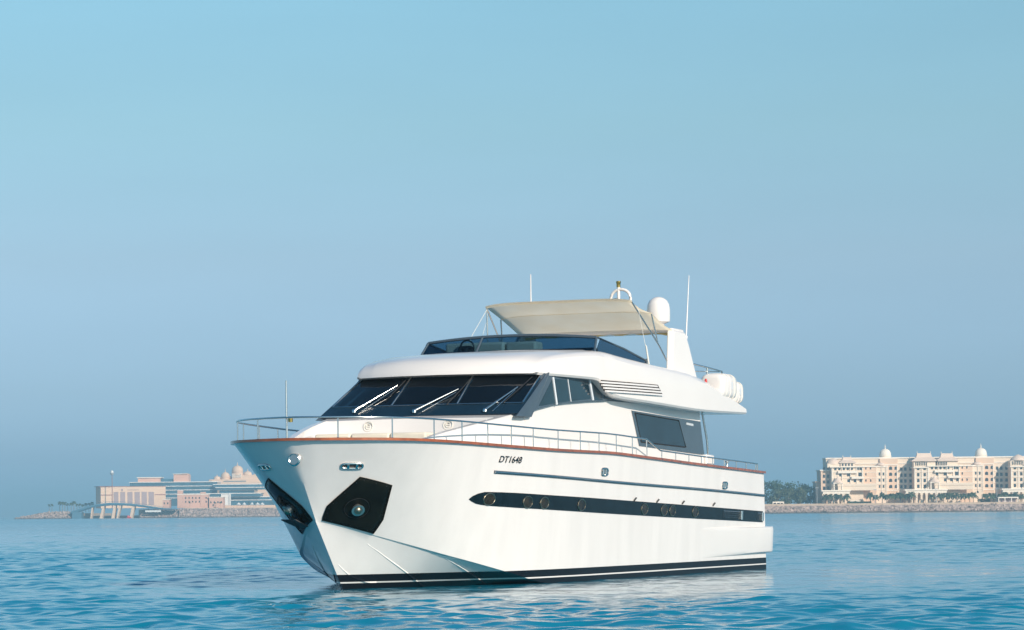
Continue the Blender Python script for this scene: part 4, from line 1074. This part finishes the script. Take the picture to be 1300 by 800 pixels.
pavilion(1266.5, 1292, 637, 631, YR + 4, 'low flat roofed pavilion before the hotel block at the right edge')
pavilion(1078, 1092, 639, 635.5, YR + 16, 'small white kiosk before the plain bay of the first hotel block')
pavilion(980.5, 995, 640, 637, YR + 6, 'low white kiosk under the trees right of the yacht stern')

# ---------------- left shore
def hall():
    (xa, y, z) = at(128, 641.5, YL + 35); k = (YL + 35)/F
    o = empty('exhibition_hall', (xa, y, z - .5), R(17)); tag(o, 'cream windowless block with six tall mauve panels behind the arched bridge', 'hall')
    w = 78*k/math.cos(R(17)) + 1.0; h = 24.2*k; u = w/635.
    b = MB(); b.box(0, w, 0, 26, -2, h); b.build('wall', M['cream'], o)
    b = MB(); b.box(-1.2, w*.19, -.8, 26.4, h, h + .5); b.box(w*.19, w + .4, -.4, 26.4, h + .003, h + .35)
    b.box(-.1, w*.185, -.25, -.004, h*.545, h*.585); b.box(w*.83, w + .1, -.25, -.004, h*.545, h*.585); b.build('trim', M['redtrim'], o)
    for a, c in ((125, 172), (190, 238), (260, 310), (330, 382), (398, 450), (467, 520)):
        b = MB(); b.box(a*u, c*u, -.2, -.003, .5, h*.72); b.build('panel', M['mauve'], o)
    b = MB(); x = 262*u
    for q in range(11):
        wd = (.55, .45, .7, .5, .55, .35, .6, .5, .65, .45, .55)[q]
        b.box(x, x + wd, -.15, -.003, h*.80, h*.845); x += wd + .35
    b.build('wall_letters', M['mauve'], o)
    b = MB(); b.lathe([(0, 0), (1.0, 0), (1.0, .2), (0, .2)], (208*u, -.2, h*.825), 14, 'y'); b.build('wall_emblem', M['mauve'], o)
hall()
def glass_hotel():
    Y = YL + 95; k = Y/F
    x0, y, z = at(165, 642, Y); o = empty('glass_hotel', (x0, y, z - .5)); tag(o, 'long stepped hotel of white floor slabs and blue glass bands', 'hotel')
    px = lambda p: (p - 165)*k
    zz = lambda p: (643 - p)*k
    def floor(a, c, ytop, ybot, d=0, depth=30):
        b = MB(); b.box(px(a), px(c), d + .8, d + depth, zz(ybot), zz(ytop) - .55); b.build('glass_band', M['curtain'], o)
        b = MB(); b.box(px(a) - .5, px(c) + .5, d, d + depth, zz(ytop) - .55 + .003, zz(ytop)); b.build('floor_slab', M['slab'], o)
    for yt, yb in ((612.4, 617.6), (617.6, 622.6), (622.6, 627.6), (627.6, 632.6), (632.6, 643)): floor(165, 276, yt, yb, 0)
    for i, (yt, yb, a, c) in enumerate(((616.0, 620, 272, 338), (623.5, 627.5, 280, 324), (627.6, 632, 264, 332), (632.1, 636, 283, 342), (636.1, 643, 283, 352), (620.1, 623.4, 276, 352))): floor(a, c, yt, yb, -6 - 3*(i % 3))
    b = MB(); b.box(px(293.5), px(295), -16, -11, 0, zz(628)); b.box(px(283), px(293), -15, -11, 0, zz(629)); b.build('stair_tower', M['slab'], o)
    b = MB(); b.box(px(174), px(203), 6, 24, zz(612.4) + .01, zz(607.2)); b.build('penthouse', M['pink'], o)
    b = MB(); b.box(px(220), px(239), 4, 20, zz(612.4) + .02, zz(603)); b.build('penthouse', M['pink'], o)
    b = MB(); b.box(px(231.5), px(238), 3, 18, zz(603) + .003, zz(602)); b.build('stair_head', M['cream'], o)
    b = MB(); b.box(px(173), px(204), 5, 25, zz(607.2) + .003, zz(606.2)); b.box(px(219), px(231), 3, 21, zz(603) + .003, zz(602.2)); b.build('penthouse_roof', M['trim'], o)
    b = MB(); b.box(px(203.5), px(220), 6, 24, zz(612.4) + .012, zz(608.5)); b.build('rooftop_glass', M['curtain'], o)
glass_hotel()
def palace():
    Y = YL + 170; k = Y/F; x0, y, z = at(262, 613, Y); o = empty('domed_palace', (x0, y, 0)); tag(o, 'pale pink palace with clustered onion domes above the glass hotel', 'palace')
    base = z; px = lambda p: (p - 262)*k
    zz = lambda p: base + (613 - p)*k
    b = MB(); b.box(px(258), px(350), 0, 30, 0, zz(612)); b.box(px(268), px(345), 2, 28, zz(612), zz(608.8)); b.box(px(294), px(330), 4, 24, zz(608.8), zz(603.5)); b.build('walls', M['cream'], o)
    b = MB(); b.box(px(284), px(312), 1, 3.99, zz(613), zz(611)); b.build('terrace_glass', M['curtain'], o)
    for p, r, yb, h, f in ((274.5, 4.6, 608.8, 4.4, 2.6), (285, 5.6, 606.5, 7.0, 4.2), (300.5, 7.2, 599.5, 8.2, 4.8), (313.5, 5.4, 604.0, 5.5, 3.6), (323, 4.6, 606.5, 4.4, 2.6), (265.5, 2.0, 610.5, 1.6, 1.2), (291.5, 1.6, 606, 1.6, 1.2)):
        dome(o, px(p), 8, zz(yb), r*k, h*k, f*k, 'cream', 3.0)
    b = MB()
    for q in range(9): b.box(px(294.5) + q*.98*k*1.35, px(294.5) + q*.98*k*1.35 + .5, 3.2, 3.99, zz(607), zz(601.5))
    b.build('colonnade', M['trim'], o)
palace()
def villa(px0, px1, pyt, Y, label, rows, seed):
    k = Y/F; x0, y, z = at(px0, 643, Y); o = empty('pink_villa', (x0, y, z - .5)); tag(o, label, 'building', 'low pink buildings on the left shore')
    w = (px1 - px0)*k; h = (643 - pyt)*k
    b = MB(); b.box(0, w, 0, 14, -1, h); b.build('wall', M['pink'], o)
    b = MB(); b.box(-.3, w + .3, -.4, 14.3, h + .003, h + .6); b.build('parapet', M['trim'], o)
    n = max(2, int(w/2.6))
    for r_ in rows:
        for i in range(n):
            window(o, (i + .5)*w/n, 0, h*r_, 1.0, 1.6, True)
    return o, w, h
o_, w_, h_ = villa(225, 264, 627.5, YL + 22, 'long pink building with arched windows and corner turret', (.35, .66), 1)
b = MB(); b.box(.2, 4.5, -.3, 5, 0, h_ + 3.6); b.build('turret', M['pink'], o_)
b = MB(); b.box(w_ - 6, w_ - 2, -.3, 5, 0, h_ + 2.2); b.build('turret', M['pink'], o_)
villa(265.5, 283.5, 631, YL + 20, 'smaller pink building with palms before it, right of the turret', (.4,), 2)
villa(206.5, 215, 634, YL + 20, 'small pink lodge at the right end of the arched bridge', (.4,), 3)
for i, (p, lab) in enumerate(((303, 'leftmost white tent under the glass hotel'), (310, 'white tent right of the leftmost tent'), (320, 'middle white tent of the row under the glass hotel'), (327, 'white tent left of the rightmost tent'), (333, 'rightmost white tent beside the yacht bow'))):
    x, y, z = at(p, 643.2, YL + 15); o = empty('marquee_tent', (x, y, z)); tag(o, lab, 'tent', 'white tents on the left shore')
    b = MB(); b.lathe([(1.9, 1.6), (1.85, 1.9), (.9, 2.6), (.1, 3.4), (0, 3.4)], (0, 0, 0), 8); b.build('canopy', M['tent'], o)
    b = MB()
    for q in (0, 1.57, 3.14, 4.71): b.tube([(1.7*math.cos(q + .78), 1.7*math.sin(q + .78), -.3), (1.7*math.cos(q + .78), 1.7*math.sin(q + .78), 1.62)], .07, 5)
    b.build('poles', M['post'], o)
# arched bridge with slanted piers
def bridge():
    Y = YL - 4; k = Y/F; x0, y, z = at(92, 654, Y); o = empty('arched_bridge', (x0, y, 0)); tag(o, 'low arched teal bridge over the harbour mouth with slanted cream piers', 'bridge')
    top = pch([(90, 649.5), (104, 645.5), (119, 641), (130, 639.4), (142, 638.4), (158, 638.8), (173, 640.2), (190, 642.5), (207, 645), (225, 646)])
    th = pch([(90, 3.5), (119, 3.2), (142, 3.4), (173, 2.8), (207, 2.0), (225, 1.2)])
    rings = []
    for i in range(41):
        p = 91 + 134*i/40; X_, _, zt = at(p, top(p), Y); zb = at(p, top(p) + th(p), Y)[2]; X_ -= x0
        rings.append([(X_, -5, zb), (X_, -5.6, zb + (zt - zb)*.55), (X_, -5.2, zt), (X_, 5.2, zt), (X_, 5.6, zb + (zt - zb)*.55), (X_, 5, zb)])
    b = MB(); b.loft(rings); b.build('deck', M['bridge'], o, smooth=30)
    for p0, p1, wt, wb in ((117.5, 115.5, 1.6, 1.2), (131.5, 127.0, 2.2, 3.6), (145.5, 142.0, 2.6, 4.0), (152.0, 148.5, 3.0, 1.8), (168.5, 165.0, 3.6, 3.6)):
        xt, _, zt = at(p0, top(p0) + th(p0) + .1, Y); xb, _, _ = at(p1, 657, Y); xt -= x0; xb -= x0
        b = MB(); b.hexa([(xb, -4.6, -.6), (xb + wb*k, -4.6, -.6), (xb + wb*k, 4, -.6), (xb, 4, -.6), (xt, -4.8, zt), (xt + wt*k, -4.8, zt), (xt + wt*k, 4, zt), (xt, 4, zt)]); b.build('pier', M['cream'], o)
    xa = at(93, 654, Y)[0] - x0; b = MB(); b.box(xa, xa + 12*k, -6, 6, -.6, at(93, 650.5, Y)[2]); b.build('abutment', M['bridge'], o)
    b = MB(); b.tube([(r_[2][0], -5.0, r_[2][2] + 1.0) for r_ in rings[2:-2]], .12, 6); b.build('handrail', M['bridge'], o)
bridge()
x, y, z = at(163.5, 656.5, YL - 12)
bo = empty('small_boat', (x, y, 0), R(20)); tag(bo, 'tiny red boat at the bridge pier', 'boat')
b = MB(); b.loft([[(sx, -w_, .9), (sx, -w_*.5, -.2), (sx, w_*.5, -.2), (sx, w_, .9)] for sx, w_ in ((-1.8, .8), (0, .9), (1.3, .6), (2.1, .06))]); b.build('hull', M['red'], bo)
b = MB(); b.box(-1.2, .5, -.6, .6, .9, 2.2); b.build('cabin', M['red'], bo, bevel=.1)
# lookout mast
x, y, z = at(142.6, 642, YL + 25); h = (642 - 600.5)*(YL + 25)/F
o = empty('light_mast', (x, y, z - 1)); tag(o, 'tall slender mast with a round head before the cream hall', 'mast')
b = MB(); b.tube([(0, 0, -1), (0, 0, h)], [.42, .26], 10); b.build('pole', M['redtrim'], o, smooth=50)
b = MB(); b.lathe([(0, -1.0), (.9, -.8), (1.7, .3), (1.75, .9), (1.3, 1.0), (0, 1.0)], (0, 0, h), 16); b.build('lantern_basket', M['post'], o, smooth=40)
b = MB(); b.lathe([(0, 0), (1.2, .1), (1.3, .9), (.9, 1.8), (0, 2.1)], (0, 0, h + 1.0), 16); b.build('lantern_globe', M['tent'], o, smooth=40)
# low wall and palms on the spit
b = MB(); xa, xb = at(66, 650, YL + 3)[0], at(90, 650, YL + 3)[0]; zb = at(66, 651.8, YL)[2]
b.box(xa, xb, YL - .5, YL + .5, zb - 1.5, zb + 1.4); tag(b.build('sea_wall', M['sand']), 'low sandy wall on the rocky spit left of the bridge', 'wall')
b = MB(); xa, xb = at(186, 646, YL)[0], at(206, 646, YL)[0]; zb = at(186, 649.5, YL)[2]
b.box(xa, xb, YL - 8, YL - 7, at(186, 650.3, YL)[2], zb + .9); tag(b.build('quay_wall', M['tent']), 'short white quay wall at the right end of the bridge', 'wall')
GS = 'palms on the spit left of the cream hall'
rg = random.Random(8)
palm_row([62.5, 66], 'at the far left tip of the spit', GS, YL + 60, 650, (9, 11), 5)
palm_row([76, 79.5, 82.5, 86, 90.5, 94, 98, 101.5, 105, 109, 113, 117], 'of the spit row beside the cream hall', GS, YL + 60, 650, (10, 15), 6)
palm_row([241, 273.5, 279.5, 316, 324], 'before the pink buildings', 'palms before the pink buildings', YL + 12, 643.5, (6, 8), 7)
ground('left_back_ground', at(68, 650, YL)[0], at(240, 650, YL)[0], YL + 14, YL + 300, 2.2, M['sand'])
ground('left_shelf', at(175, 650, YL)[0], at(240, 650, YL)[0], YL + 5, YL + 13.9, GL - .8, M['sand'])
rocks('rock_slope', at(178, 650, YL)[0], at(232, 650, YL)[0], YL + 5, GL - 1.0, 900, '', 9, 9)

# ------------------------------------------------------------------ haze over the whole bay
b = MB(); b.box(-4000, 4000, -400, 9000, -2.2, 62.)
hz = b.build('haze', bpy.data.materials.new('haze')); tag(hz, kind='stuff')
hm_ = hz.data.materials[0]; hm_.use_nodes = True; t = hm_.node_tree; t.nodes.clear()
o = t.nodes.new('ShaderNodeOutputMaterial'); pv = t.nodes.new('ShaderNodeVolumePrincipled')
pv.inputs['Color'].default_value = (0.47, 0.81, 1.0, 1); pv.inputs['Density'].default_value = HAZE; pv.inputs['Anisotropy'].default_value = 0.05
t.links.new(pv.outputs[0], o.inputs['Volume'])
